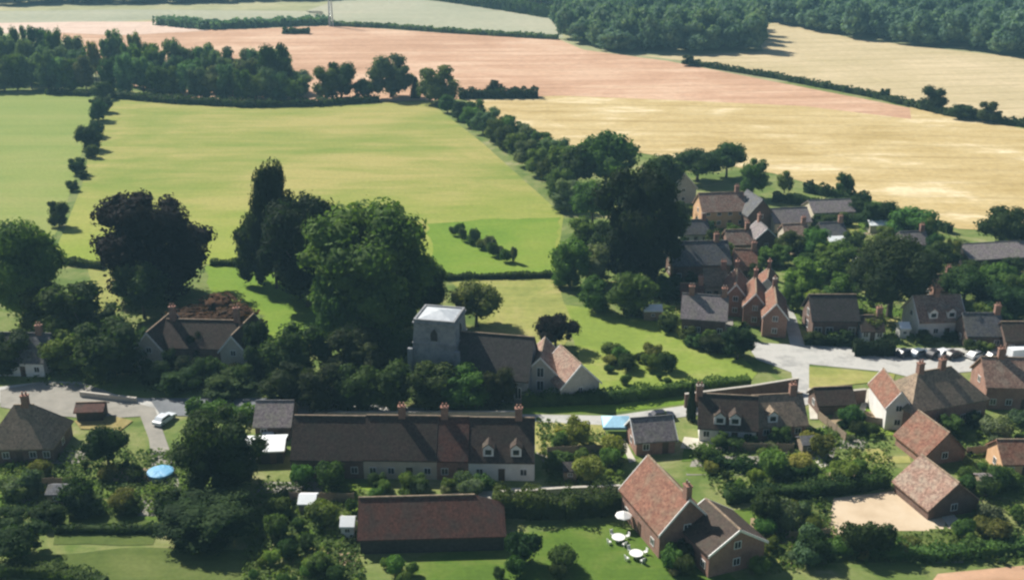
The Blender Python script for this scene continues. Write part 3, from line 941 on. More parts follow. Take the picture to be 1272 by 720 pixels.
def crown_proto(kind, seed, n_leaf, leaf):
    """unit crown: about 1 wide, 1 high from the ground"""
    g = np.random.default_rng(seed)
    lobes = []
    if kind == "broad":
        for i in range(26 if n_leaf < 9000 else 52):
            th, u = g.uniform(0, 2 * PI), g.uniform(-0.65, 1)
            rr = math.sqrt(max(0, 1 - u * u)) * 0.37 * g.uniform(0.6, 1.12)
            r = g.uniform(0.07, 0.2)
            lobes.append((np.array((math.cos(th) * rr, math.sin(th) * rr, 0.54 + u * 0.30 * g.uniform(0.85, 1.08))), r))
        lobes += [(np.array((0, 0, 0.5)), 0.28), (np.array((0.08, 0.02, 0.62)), 0.24)]
    elif kind == "bushy":
        for i in range(32 if n_leaf < 9000 else 60):
            th, u = g.uniform(0, 2 * PI), g.uniform(-1.0, 1)
            rr = (math.sqrt(max(0, 1 - u * u * 0.8)) ** 0.9) * 0.36 * g.uniform(0.55, 1.12)
            r = g.uniform(0.07, 0.2) if n_leaf < 9000 else g.uniform(0.07, 0.15)
            lobes.append((np.array((math.cos(th) * rr, math.sin(th) * rr, 0.48 + u * 0.38)), r))
        lobes += [(np.array((0, 0, 0.3)), 0.24), (np.array((0.05, 0, 0.56)), 0.22)]
    elif kind == "oval":
        for i in range(30):
            th, u = g.uniform(0, 2 * PI), g.uniform(-0.8, 1)
            rr = (math.sqrt(max(0, 1 - u * u)) ** 0.8) * 0.34 * g.uniform(0.6, 1.08)
            r = g.uniform(0.10, 0.18)
            lobes.append((np.array((math.cos(th) * rr, math.sin(th) * rr, 0.52 + u * 0.36)), r))
        lobes += [(np.array((0, 0, 0.4)), 0.25), (np.array((0, 0, 0.62)), 0.24)]
    elif kind == "conifer":
        for i in range(46):
            z = 0.08 + 0.86 * (i / 45)
            rr = 0.40 * (1 - z) ** 0.55 * g.uniform(0.45, 1.0)
            th = i * 2.4 + g.uniform(-0.3, 0.3)
            r = (0.18 * (1 - z) + 0.055) * g.uniform(0.8, 1.2)
            lobes.append((np.array((math.cos(th) * rr, math.sin(th) * rr, z)), r))
        for z in (0.2, 0.4, 0.6, 0.78):
            lobes.append((np.array((0, 0, z)), 0.26 * (1 - z) + 0.06))
    elif kind == "shrub":
        for i in range(16):
            th = g.uniform(0, 2 * PI)
            rr = 0.34 * math.sqrt(g.random())
            z = 0.3 + 0.38 * g.random() * (1 - rr)
            lobes.append((np.array((math.cos(th) * rr, math.sin(th) * rr, z)), g.uniform(0.14, 0.26)))
        lobes.append((np.array((0, 0, 0.34)), 0.34))
    v, q, t = crown_arrays(g, lobes, n_leaf, leaf, np.array((1, 1, 1.0)))
    v[:, 2] = np.maximum(v[:, 2], 0.01)
    # normalise the height to 1 and the width to 1
    v[:, 2] *= 1.0 / np.percentile(v[:, 2], 99.8)
    w = max(np.percentile(v[:, 0], 99.5) - np.percentile(v[:, 0], 0.5), np.percentile(v[:, 1], 99.5) - np.percentile(v[:, 1], 0.5))
    v[:, :2] /= w
    me = mesh_np(kind + "_crown", v, q, t)
    me.materials.append(M["leaf"])
    return me


def trunk_proto(seed, thick=0.03):
    g = random.Random(seed)
    mb = MB()
    mb.tube([(0, 0, -0.01), (0.006, 0, 0.12), (0, 0.008, 0.3), (0.01, 0, 0.5)], [thick * 1.35, thick, thick * 0.8, thick * 0.5], 9)
    for k in range(5):
        a = k * 1.26 + g.uniform(-0.3, 0.3)
        z = g.uniform(0.2, 0.38)
        mb.tube([(0, 0, z), (math.cos(a) * 0.12, math.sin(a) * 0.12, z + 0.12), (math.cos(a) * 0.24, math.sin(a) * 0.24, z + 0.28)], [thick * 0.5, thick * 0.36, thick * 0.18], 6)
    me = mb.mesh("trunk")
    me.materials.append(M["bark"])
    return me


PRO = {
    "broad": [crown_proto("broad", s, 3400, 0.026) for s in (1, 2, 3, 4)],
    "big": [crown_proto("broad", s, 12000, 0.016) for s in (11, 12, 13)],
    "bushy": [crown_proto("bushy", s, 3600, 0.026) for s in (71, 72, 73, 74)],
    "bigbushy": [crown_proto("bushy", s, 12000, 0.016) for s in (81, 82)],
    "oval": [crown_proto("oval", s, 3000, 0.027) for s in (21, 22, 23, 24)],
    "bigoval": [crown_proto("oval", s, 12000, 0.016) for s in (31, 32)],
    "conifer": [crown_proto("conifer", s, 8000, 0.017) for s in (41, 42)],
    "shrub": [crown_proto("shrub", s, 2200, 0.038) for s in (51, 52, 53, 54, 55)],
    "far": [crown_proto("oval", s, 900, 0.045) for s in (61, 62, 63, 64, 65)],
}
TRUNKS = [trunk_proto(s) for s in (1, 2, 3)]

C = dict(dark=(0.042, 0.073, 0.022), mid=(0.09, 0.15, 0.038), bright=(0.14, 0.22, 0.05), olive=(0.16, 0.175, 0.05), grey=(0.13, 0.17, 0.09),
         copper=(0.011, 0.0085, 0.0085), red=(0.075, 0.04, 0.022), black=(0.026, 0.042, 0.017), lime=(0.24, 0.27, 0.07), green=(0.115, 0.185, 0.042), teal=(0.12, 0.19, 0.105), blue=(0.125, 0.2, 0.14))  # blue: distance haze mixed into the leaf colour, lighter and bluer
CW = dict(dark="dark green", mid="mid green", bright="bright green", olive="olive green", grey="grey green", copper="black purple", red="reddish brown", black="almost black", lime="yellow green", teal="blue green", blue="blue green", green="green")
PLANTS = []     # for labels: (object, kind, colour, px, py)


def jit_col(c, a=0.2):
    k = 1 + random.uniform(-a, a)
    return (c[0] * k * (1 + random.uniform(-a, a)), c[1] * k, c[2] * k, 1)


def tree(px, py, w, h, kind="broad", col="mid", label=None, group=None, name="tree", trunk=True, cat="tree"):
    """px, py: the foot in the photo; w, h: its size there in pixels"""
    p = at(px, py)
    s = ppm(p)
    W, H = w / s, h / s / cosd(p)
    r = empty(name, p)
    r.rotation_euler = (0, 0, random.uniform(0, 2 * PI))
    r.scale = (W, W * random.uniform(0.9, 1.05), H)
    cr = link(bpy.data.objects.new("crown", random.choice(PRO[kind])), r)
    cr.color = jit_col(C[col])
    if trunk:
        link(bpy.data.objects.new("trunk", random.choice(TRUNKS)), r)
    tag(r, label, cat, group)
    if label is None:
        PLANTS.append((r, cat, col, px, py))
    return r


def shrub(px, py, w, h, col="mid", label=None, group=None, name="shrub"):
    p = at(px, py)
    s = ppm(p)
    o = link(bpy.data.objects.new(name, random.choice(PRO["shrub"])))
    o.location = p
    o.rotation_euler = (0, 0, random.uniform(0, 2 * PI))
    o.scale = (w / s, w / s * random.uniform(0.85, 1.1), h / s / cosd(p))
    o.color = jit_col(C[col], 0.2)
    tag(o, label, "shrub", group)
    if label is None:
        PLANTS.append((o, "shrub", col, px, py))
    return o


ORD = "first second third fourth fifth sixth seventh eighth ninth tenth eleventh twelfth thirteenth fourteenth fifteenth sixteenth seventeenth eighteenth nineteenth twentieth twenty-first twenty-second twenty-third twenty-fourth twenty-fifth twenty-sixth twenty-seventh twenty-eighth twenty-ninth thirtieth".split()


def interp(pts, x):
    for (x0, y0), (x1, y1) in zip(pts, pts[1:]):
        if x <= x1:
            return y0 + (y1 - y0) * (x - x0) / (x1 - x0)
    return pts[-1][1]


# tree belt beyond the meadow: three rows
foot = [(-60, 108), (0, 112), (110, 112), (140, 114), (220, 122), (320, 128), (400, 126), (460, 124)]
topl = [(-60, 38), (0, 36), (40, 33), (70, 36), (100, 46), (128, 60), (150, 33), (170, 40), (190, 54), (215, 48), (240, 60), (262, 54), (290, 62), (320, 62), (345, 57), (365, 70), (390, 84), (420, 80), (450, 94)]
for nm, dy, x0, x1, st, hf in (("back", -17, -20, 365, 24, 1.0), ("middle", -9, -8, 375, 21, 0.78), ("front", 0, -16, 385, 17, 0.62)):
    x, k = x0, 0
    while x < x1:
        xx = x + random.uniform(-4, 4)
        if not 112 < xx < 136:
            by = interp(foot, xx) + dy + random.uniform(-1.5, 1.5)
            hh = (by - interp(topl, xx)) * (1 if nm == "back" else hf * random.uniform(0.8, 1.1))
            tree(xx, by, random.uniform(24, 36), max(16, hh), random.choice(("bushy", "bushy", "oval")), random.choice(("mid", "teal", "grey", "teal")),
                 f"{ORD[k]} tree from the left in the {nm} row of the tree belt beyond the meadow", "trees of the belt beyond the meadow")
            k += 1
        x += st + random.uniform(-3, 3)
for px, py, w, h, kd, cl, lb in (
        (345, 122, 44, 66, "bushy", "dark", "tall round tree standing above the right part of the belt beyond the meadow"),
        (404, 124, 34, 40, "bushy", "mid", "low round tree between belt end and the pair of broad trees"),
        (424, 122, 40, 44, "bushy", "dark", "dark broad tree just right of the belt's low end"),
        (452, 124, 28, 26, "oval", "dark", "small dark tree squeezed before the broad grey-green tree"),
        (486, 121, 56, 52, "bushy", "grey", "broad grey-green tree at the top of the meadow, biggest near its corner"),
        (517, 122, 14, 26, "conifer", "black", "small dark pointed tree between two broad trees at the meadow corner"),
        (546, 128, 52, 46, "bushy", "mid", "broad mid-green tree at the meadow's top right corner"),
        (614, 119, 22, 19, "bushy", "black", "small dark tree rising from the short hedge beyond the meadow corner"),
        (640, 121, 16, 12, "bushy", "black", "low dark bushy tree at the right end of the short hedge"),
        (120, 102, 16, 50, "oval", "lime", "slim pale yellow-green tree in the gap of the belt")):
    tree(px, py, w, h, kd, cl, lb)

# hedgerow between meadow and wheat
hr_pts = [(556, 140), (572, 150), (586, 158), (600, 166), (614, 176), (628, 186), (642, 196), (656, 206), (670, 218), (684, 230), (696, 246), (703, 262)]
for i, (x, y) in enumerate(hr_pts):
    tree(x, y, 24 + i * 1.4, 22 + i * 1.5, "bushy" if i % 3 else "oval", ("mid", "dark", "mid", "grey")[i % 4],
         f"{ORD[i]} tree from the top, near side of the hedgerow along the meadow's right edge", "trees of the meadow hedgerow")
for i, (x, y) in enumerate([(592, 150), (612, 162), (632, 174), (652, 186), (672, 198), (690, 208)]):
    tree(x, y, 28 + i * 2, 26 + i * 2, "bushy", ("mid", "grey")[i % 2],
         f"{ORD[i]} tree from the top, wheat side of the hedgerow along the meadow's right edge", "trees of the meadow hedgerow")
# row of bushes down the left meadow boundary
for i, (x, y, w, h) in enumerate([(128, 124, 26, 22), (129, 140, 22, 20), (122, 150, 28, 26), (119, 170, 24, 20), (112, 186, 32, 30), (115, 196, 20, 16), (98, 216, 22, 20), (104, 222, 14, 10), (91, 237, 17, 13), (74, 282, 30, 32)]):
    tree(x, y, w, h, "bushy", "dark", f"dark round tree, {ORD[i]} from the top in the dotted row between the two meadows", "dotted row between the two meadows")
# trees on the far hedge to the right
for i, (x, y, w, h, lb) in enumerate([(856, 82, 20, 13, "dark bush tree at the left end of the far field hedge"), (1098, 124, 14, 14, "small dark tree on the far field hedge, left of three bigger ones"),
                                      (1156, 138, 34, 30, "tallest dark round tree on the far field hedge"), (1195, 148, 34, 18, "low wide bush on the far field hedge between two round trees"),
                                      (1228, 152, 30, 26, "round dark tree at the right end of the far field hedge")]):
    tree(x, y, w, h, "bushy", "dark", lb)

# big trees
tree(194, 368, 136, 128, "bigbushy", "copper", "huge black-purple copper beech standing alone at the meadow edge", name="copper_beech")
tree(344, 358, 56, 152, "bigoval", "black", "tall narrow dark tree, highest of the clump behind the church",)
tree(322, 352, 50, 84, "bushy", "black", "slim dark tree at the meadow side of the clump behind the church")
tree(384, 380, 108, 128, "bigbushy", "black", "broad near-black tree right beside the tall narrow one")
tree(462, 424, 164, 158, "bigbushy", "mid", "huge spreading green tree left of the church tower, largest of the clump")
tree(420, 436, 64, 100, "broad", "mid", "lower green tree in front of the near-black tree")
tree(524, 402, 60, 84, "bigoval", "dark", "dark oval tree directly behind the church tower")
tree(34, 400, 100, 124, "bigoval", "mid", "tall round-topped green tree at the left edge of the meadow")
tree(180, 396, 66, 70, "broad", "dark", "dark green tree in front of the copper beech")
tree(592, 405, 66, 54, "broad", "olive", "rounded olive tree between church nave and rough pasture")
tree(690, 432, 58, 40, "broad", "copper", "small black-purple tree behind the chancel", name="copper_tree")
tree(792, 350, 106, 142, "bigbushy", "black", "large near-black tree in the middle of the lane-side clump")
tree(752, 238, 78, 72, "broad", "mid", "broad tree at the top of the lane-side clump")
tree(716, 240, 48, 60, "broad", "dark", "dark tree left of the broadest one topping the lane-side clump")
tree(700, 232, 44, 50, "oval", "mid", "green tree where the meadow hedgerow meets the lane-side clump")
tree(736, 282, 52, 56, "broad", "mid", "mid-green tree below the top of the lane-side clump")
tree(820, 250, 56, 58, "broad", "dark", "dark tree between the lane-side clump and the grey gabled house")
tree(830, 308, 52, 50, "broad", "dark", "round dark tree bulging right of the large near-black tree")
for i, (x, y, w, h) in enumerate([(708, 356, 52, 58), (744, 352, 46, 50), (738, 386, 44, 40), (784, 392, 58, 52), (752, 320, 44, 46), (722, 312, 40, 40)]):
    tree(x, y, w, h, "bushy", ("mid", "grey", "mid", "mid", "dark", "mid")[i], ("round tree at the paddock corner, outermost of the clump foot", "round tree second from the paddock corner in the clump foot",
         "low round tree before the clump, left of a similar bigger one", "bigger round tree lowest of the clump, above the lawn", "dark tree under the large near-black tree on its left", "green tree on the paddock side halfway up the clump")[i])
tree(866, 226, 60, 40, "broad", "dark", "wide dark tree behind the grey gabled house")
tree(902, 220, 46, 42, "broad", "dark", "dark round tree at the wheat edge, above the pink-roofed house")
tree(934, 246, 40, 48, "oval", "mid", "green tree behind the dark gabled house")
tree(974, 240, 22, 28, "oval", "olive", "small olive tree at the corner of the wheat field")
tree(1047, 245, 24, 30, "oval", "dark", "lone dark oval tree on the edge of the wheat")
tree(1104, 394, 112, 98, "big", "black", "large near-black spreading tree behind the white cottage, largest on the right")
tree(1244, 312, 74, 54, "broad", "dark", "broad oak behind the pale-roofed field barn")
tree(1196, 378, 66, 46, "broad", "dark", "round dark tree below the pale-roofed field barn")
tree(1236, 362, 40, 36, "broad", "mid", "green tree at the lower edge of the field barn's grass")
tree(276, 606, 108, 92, "bigbushy", "dark", "bushy dark tree beside the white-roofed shed")
tree(258, 664, 120, 42, "bigbushy", "dark", "wide dark tree on the left front lawn, largest there")
tree(28, 690, 66, 36, "broad", "dark", "dark round tree at the left edge of the front lawn")
tree(135, 580, 56, 50, "broad", "dark", "dark round tree below the gravel yard")
for x, y, w, h, cl in [(60, 415, 70, 60, "dark"), (105, 430, 92, 80, "dark"), (142, 466, 80, 66, "dark"), (20, 462, 60, 50, "black"), (84, 460, 60, 44, "mid"), (322, 458, 38, 60, "black"), (372, 470, 78, 64, "dark"), (440, 472, 84, 60, "black"),
                       (488, 462, 60, 52, "dark"), (225, 486, 56, 26, "dark"), (282, 489, 66, 24, "dark"), (620, 470, 48, 42, "dark"),
                       (916, 446, 40, 40, "black"), (1010, 320, 46, 36, "mid"), (1040, 345, 54, 44, "mid"), (1000, 365, 50, 44, "bright"), (1040, 385, 46, 44, "mid"), (1166, 340, 40, 40, "dark"), (1150, 306, 24, 36, "olive"),
                       (1130, 300, 60, 40, "mid"), (1090, 285, 50, 34, "dark"), (1056, 268, 34, 22, "dark"), (980, 318, 40, 30, "dark"), (895, 330, 34, 30, "mid"), (1250, 400, 60, 44, "dark"), (1215, 412, 40, 36, "mid"), (1080, 415, 40, 30, "mid")]:
    tree(x, y, w, h, "bushy" if w > 40 else "oval", cl)
for x, y, w, h, cl in [(842, 322, 30, 28, "dark"), (886, 308, 22, 24, "dark"), (866, 340, 18, 22, "mid"), (900, 340, 18, 18, "dark"), (940, 350, 24, 24, "dark"), (950, 330, 22, 20, "mid"), (968, 330, 30, 26, "mid"), (832, 372, 34, 30, "dark"),
                       (860, 372, 20, 18, "mid"), (905, 372, 18, 20, "dark"), (830, 412, 26, 22, "dark"), (884, 436, 34, 18, "black"), (905, 438, 30, 18, "black"), (862, 430, 30, 14, "dark"), (1010, 300, 20, 20, "dark"), (1060, 312, 30, 24, "dark"),
                       (1000, 345, 34, 30, "dark"), (1025, 330, 34, 28, "bright"), (985, 385, 30, 34, "mid"), (1020, 395, 34, 26, "dark"), (1055, 405, 30, 22, "dark"), (1160, 320, 26, 30, "dark"), (1180, 330, 22, 34, "olive"), (1200, 352, 34, 26, "dark"),
                       (1226, 382, 36, 30, "dark"), (1262, 376, 36, 36, "mid"), (1170, 400, 30, 22, "dark"), (1230, 430, 24, 20, "dark"), (1100, 305, 30, 24, "mid"), (1140, 296, 26, 18, "dark"), (960, 284, 20, 18, "dark"), (1030, 284, 30, 16, "dark"),
                       (1085, 272, 40, 20, "dark"), (1120, 286, 34, 20, "dark"), (890, 326, 22, 18, "mid"), (922, 326, 18, 14, "dark"), (950, 320, 16, 14, "mid"), (990, 314, 24, 14, "dark"), (1036, 312, 24, 14, "mid"), (1012, 286, 22, 14, "dark"), (980, 298, 22, 12, "mid"), (1082, 354, 26, 16, "dark"), (924, 296, 20, 14, "dark"), (944, 298, 20, 14, "mid"), (858, 354, 20, 16, "dark"), (890, 356, 18, 14, "mid"), (1136, 322, 26, 16, "dark"), (1214, 342, 34, 18, "dark"), (1256, 340, 34, 20, "dark"), (1150, 426, 22, 12, "mid"), (1180, 424, 20, 12, "dark"), (868, 278, 22, 24, "dark"), (846, 276, 26, 26, "dark"), (908, 292, 20, 14, "mid")]:
    if not on_house(at(x, y), 0.3):
        tree(x, y, w, h, "bushy", cl)
for x, y, w, h, cl in [(856, 424, 26, 18, "dark"), (880, 424, 20, 14, "mid"), (902, 402, 14, 20, "dark"), (924, 414, 14, 14, "mid"), (1012, 428, 24, 16, "dark"), (1034, 424, 18, 12, "mid"), (1050, 426, 22, 16, "dark"), (1146, 424, 18, 14, "dark"), (1208, 440, 26, 18, "dark"),
                       (1226, 440, 20, 14, "mid"), (880, 288, 20, 14, "dark"), (1020, 280, 22, 14, "dark"), (1048, 280, 24, 16, "mid"), (1226, 346, 30, 16, "mid"), (896, 556, 26, 18, "mid"), (930, 556, 20, 16, "dark"), (968, 552, 28, 22, "mid"), (1140, 546, 28, 22, "dark"), (1180, 540, 30, 24, "mid"),
                       (1210, 530, 24, 18, "dark"), (520, 610, 30, 18, "mid"), (470, 604, 26, 16, "dark"), (600, 608, 28, 18, "mid"), (850, 694, 40, 20, "dark"), (900, 698, 30, 18, "mid"), (110, 640, 40, 18, "dark"), (60, 650, 46, 22, "dark"), (160, 636, 30, 18, "mid"), (10, 660, 50, 26, "dark"), (210, 640, 44, 30, "dark")]:
    if not on_house(at(x, y), 0.3):
        tree(x, y, w, h, "bushy", cl)
for x, y, w, h, cl in [(192, 478, 46, 30, "dark"), (232, 474, 40, 30, "black"), (262, 478, 40, 34, "dark"), (214, 470, 24, 36, "black"), (300, 482, 36, 28, "dark"), (246, 452, 26, 40, "black"), (318, 470, 34, 40, "black"), (160, 452, 40, 40, "dark")]:
    tree(x, y, w, h, "bushy", cl)
tree(272, 424, 122, 44, "bushy", "red", "wide reddish-brown tree rising behind the manor roof")
tree(858, 522, 14, 46, "conifer", "black", "slim dark cypress at the corner of the white dormer cottage", name="cypress")
# trees along the street before the church
for i, (x, y, w, h) in enumerate([(358, 504, 66, 48), (402, 508, 64, 54), (446, 508, 60, 50), (490, 507, 64, 52), (534, 505, 66, 50), (578, 506, 62, 50), (618, 506, 46, 46)]):
    tree(x, y, w, h, "bushy", ("black", "black", "dark", "dark", "dark", "mid", "black")[i], f"dark street tree behind the cottage row, {ORD[i]} from the left", "dark trees along the street before the church")
# young trees in the paddock
for i in range(11):
    t = i / 10
    shrub(562 + 76 * t + random.uniform(-3, 3), 292 + 36 * t + random.uniform(-3, 3), random.uniform(10, 17), random.uniform(12, 22), "mid" if i % 2 else "grey",
          f"young bush in the bright paddock, {ORD[i]} from the left of the diagonal row", "young bushes in the paddock")
# hedges --------------------------------------------------------------
def hedge(pts, width, height, col="dark", label=None, group=None, dens=15.0, leaf=0.23):
    w = [at(x, y) for x, y in pts]
    g = np.random.default_rng(int(pts[0][0] * 7 + pts[0][1]))
    vs, qs, off = [], [], 0
    P, Nn, size = [], [], []
    base = w[0].copy()
    for a, b in zip(w, w[1:]):
        d = b - a
        Ls = d.length
        d.normalize()
        nn = Vector((-d.y, d.x, 0))
        k = max(2, int(Ls / 1.6))
        ring = []
        for i in range(k + 1):
            c = a + d * (Ls * i / k)
            hw = width / 2 * 0.82 * g.uniform(0.8, 1.15)
            hh = height * 0.86 * g.uniform(0.82, 1.12)
            ring.append([c - nn * hw * 1.05, c - nn * hw + Vector((0, 0, hh * 0.9)), c + Vector((0, 0, hh)), c + nn * hw + Vector((0, 0, hh * 0.9)), c + nn * hw * 1.05])
        vv = np.array([[tuple(x - base) for x in r] for r in ring]).reshape(-1, 3)
        for i in range(k):
            for j in range(4):
                qs.append((off + i * 5 + j, off + (i + 1) * 5 + j, off + (i + 1) * 5 + j + 1, off + i * 5 + j + 1))
        qs.append((off, off + 1, off + 2, off + 3)); qs.append((off, off + 3, off + 4, off))
        e = off + k * 5
        qs.append((e, e + 1, e + 2, e + 3))
        qs = [q for q in qs if len(set(q)) == 4]
        vs.append(vv)
        off += len(vv)
        n = int(Ls * (width + 2 * height) * dens)
        u = g.uniform(0, Ls, n)
        sd = g.uniform(0, width + 2 * height, n)
        top = (sd > height) & (sd < height + width)
        y = np.where(top, sd - height - width / 2, np.where(sd <= height, -width / 2, width / 2))
        z = np.where(top, height, np.where(sd <= height, sd, sd - height - width))
        bulge = 1 + 0.18 * np.sin(u * 0.9 + 3 * np.sin(u * 0.23)) + g.normal(size=n) * 0.06
        dv = np.array(d); nv_ = np.array(nn)
        P.append(np.array(a - base) + u[:, None] * dv + (y * bulge)[:, None] * nv_ + (z * bulge)[:, None] * np.array((0, 0, 1)))
        no = np.where(top[:, None], np.array((0, 0, 1.0)), np.sign(y)[:, None] * nv_)
        Nn.append(no)
    P = np.concatenate(P)
    Nn = unit(np.concatenate(Nn) + g.normal(size=P.shape) * 0.55)
    lv, lq = leaf_quads(P, Nn, leaf, g)
    me = mesh_np("hedge", np.concatenate(vs + [lv]), np.concatenate([np.array(qs), lq + off]))
    me.materials.append(M["leaf"])
    o = link(bpy.data.objects.new("hedge", me))
    o.location = base
    o.color = jit_col(C[col])
    tag(o, label, "hedge", group)
    return o


hedge([(648, 503), (760, 499), (850, 488), (930, 480)], 2.2, 2.2, "mid", "long clipped hedge along the street below the church lawn")
hedge([(612, 636), (700, 640), (768, 632)], 3.0, 3.4, "dark", "tall dark hedge between the barn and the large red-roofed house")
hedge([(900, 622), (1000, 616), (1060, 608), (1100, 602)], 2.2, 2.0, "dark", "dark hedge curving behind the sand arena")
hedge([(1000, 690), (1060, 684), (1160, 694), (1290, 680)], 2.4, 1.6, "mid", "thick green hedge below the sand arena along the bottom wheat strip")
hedge([(1040, 672), (1110, 672)], 1.0, 0.8, "dark", "low dark hedge right at the sand arena's near edge")
hedge([(-40, 712), (60, 712), (130, 730)], 2.4, 1.5, "dark", "dark hedge in the bottom left corner", leaf=0.17, dens=22)
hedge([(550, 347), (690, 344)], 1.6, 1.2, "dark", "thin dark hedge at the foot of the bright paddock", leaf=0.25)
hedge([(262, 329), (312, 330)], 1.6, 1.3, "dark", "short thin hedge between copper beech and the dark clump", leaf=0.25)
hedge([(70, 326), (130, 334)], 1.8, 1.6, "dark", "thin hedge at the meadow foot left of the copper beech", leaf=0.25)
hedge([(570, 122), (668, 121)], 6, 3.6, "black", "short black hedge beyond the meadow's top right corner", dens=3, leaf=0.6)
hedge([(855, 80), (960, 97), (1080, 120), (1180, 144), (1290, 160), (1700, 240)], 3.5, 2.4, "dark", "long far hedge dividing the pale stubble from the wheat", dens=2.5, leaf=0.6)
hedge([(60, 117), (112, 119)], 4, 2, "dark", "low hedge under the left part of the belt", dens=3, leaf=0.5)
hedge([(140, 121), (220, 128), (320, 133), (400, 131), (470, 126)], 5, 2.6, "dark", "low dark hedge along the foot of the belt beyond the meadow", dens=3, leaf=0.5)
hedge([(412, 32), (480, 35), (560, 41), (692, 49)], 5, 2.5, "grey", "faint far hedge between the pale field and pink stubble", dens=2, leaf=0.8)
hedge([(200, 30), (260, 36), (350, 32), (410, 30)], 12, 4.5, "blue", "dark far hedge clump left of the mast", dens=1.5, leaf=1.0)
hedge([(352, 42), (384, 42)], 5, 3, "dark", "tiny dark hedge remnant out in the pink stubble", dens=2, leaf=0.8)
hedge([(960, 250), (1060, 262), (1130, 272), (1180, 290)], 2.4, 2.4, "dark", "hedge along the lower edge of the wheat", leaf=0.4, dens=6)
hedge([(1000, 238), (1050, 248), (1080, 254)], 2.6, 2.8, "dark", "short bushy hedge beside the lone oval tree at the wheat", leaf=0.4, dens=6)
hedge([(700, 24), (640, 14), (560, 2), (480, -8)], 12, 6, "dark", "dark far hedge climbing along the top of the pale field", dens=1.5, leaf=1.0)
hedge([(235, 512), (300, 520), (318, 522)], 2, 2.2, "mid", "short green hedge left of the small outbuilding", leaf=0.28)
hedge([(200, 660), (70, 660)], 1.4, 1.0, "dark", "low dark hedge across the left lawn")
hedge([(880, 578), (960, 590), (1010, 592)], 1.8, 1.6, "dark", "garden hedge behind the red house's wing")
hedge([(1060, 440), (1110, 440)], 2.2, 2.4, "black", "dark hedge beside the road left of the parked cars", leaf=0.3)
hedge([(1000, 426), (1060, 430)], 1.6, 1.6, "black", "dark roadside hedge below the white-windowed cottage", leaf=0.3)

# scattered garden shrubs ----------------------------------------------
LAND.update({"the sand arena": (1100, 640), "the road junction": (1000, 455), "the blue gazebo": (765, 528), "the blue pool cover": (205, 592), "the gravel yard": (95, 495), "the big copper beech": (196, 366),
             "the church lawn": (820, 440), "the barn's front lawn": (640, 700), "the left front lawn": (170, 700), "the parked cars": (1165, 440), "the bottom wheat strip": (1230, 712)})
for poly, n, cols in (
        ([(0, 570), (230, 560), (240, 640), (0, 640)], 24, "mid dark mid grey olive"),
        ([(345, 600), (450, 610), (440, 730), (310, 730)], 30, "mid bright dark mid"),
        ([(455, 695), (520, 690), (520, 730), (440, 730)], 7, "mid bright"),
        ([(672, 525), (760, 545), (775, 600), (690, 605)], 20, "olive mid bright lime"),
        ([(860, 560), (1090, 528), (1110, 598), (900, 612)], 36, "mid bright olive lime grey dark bright"),
        ([(945, 640), (1018, 632), (1010, 700), (940, 720)], 16, "mid dark grey olive"),
        ([(1060, 672), (1272, 660), (1272, 700), (1050, 700)], 16, "mid dark olive"),
        ([(1185, 540), (1272, 525), (1272, 650), (1205, 650)], 22, "mid dark bright grey"),
        ([(965, 295), (1060, 270), (1190, 300), (1272, 350), (1272, 425), (1150, 400), (1000, 405)], 50, "mid dark bright dark grey"),
        ([(790, 355), (900, 355), (890, 410), (800, 395)], 14, "mid dark bright"),
        ([(60, 400), (170, 400), (340, 480), (330, 495), (0, 470)], 18, "dark mid black"),
        ([(735, 440), (845, 455), (840, 478), (748, 482)], 16, "olive mid dark"),
        ([(840, 250), (960, 292), (960, 340), (900, 330), (850, 290)], 14, "mid dark olive"),
        ([(1060, 500), (1110, 500), (1110, 560), (1040, 545)], 10, "mid dark"),
        ([(450, 606), (640, 608), (640, 618), (450, 618)], 9, "mid grey"),
        ([(830, 700), (950, 695), (960, 715), (830, 718)], 8, "mid grey dark"),
        ([(615, 696), (705, 700), (700, 722), (620, 722)], 6, "dark mid")):
    xs, ys = [p[0] for p in poly], [p[1] for p in poly]
    cols = cols.split()
    k = tries = 0
    while k < n and tries < n * 30:
        tries += 1
        x, y = random.uniform(min(xs), max(xs)), random.uniform(min(ys), max(ys))
        if not inside(poly, x, y):
            continue
        if any(a < x < b and c < y < d for a, b, c, d in ((172, 232, 560, 620), (735, 800, 520, 560), (1016, 1175, 605, 668), (745, 815, 640, 705))):
            continue
        p = at(x, y)
        w = random.choice((1.2, 1.6, 2.0, 2.6, 3.2, 4.2)) * random.uniform(0.8, 1.2)
        if on_house(p, 0.5 + w / 2):
            continue
        s = ppm(p)
        shrub(x, y, w * s, w * s * random.uniform(0.6, 0.95), random.choice(cols))
        k += 1

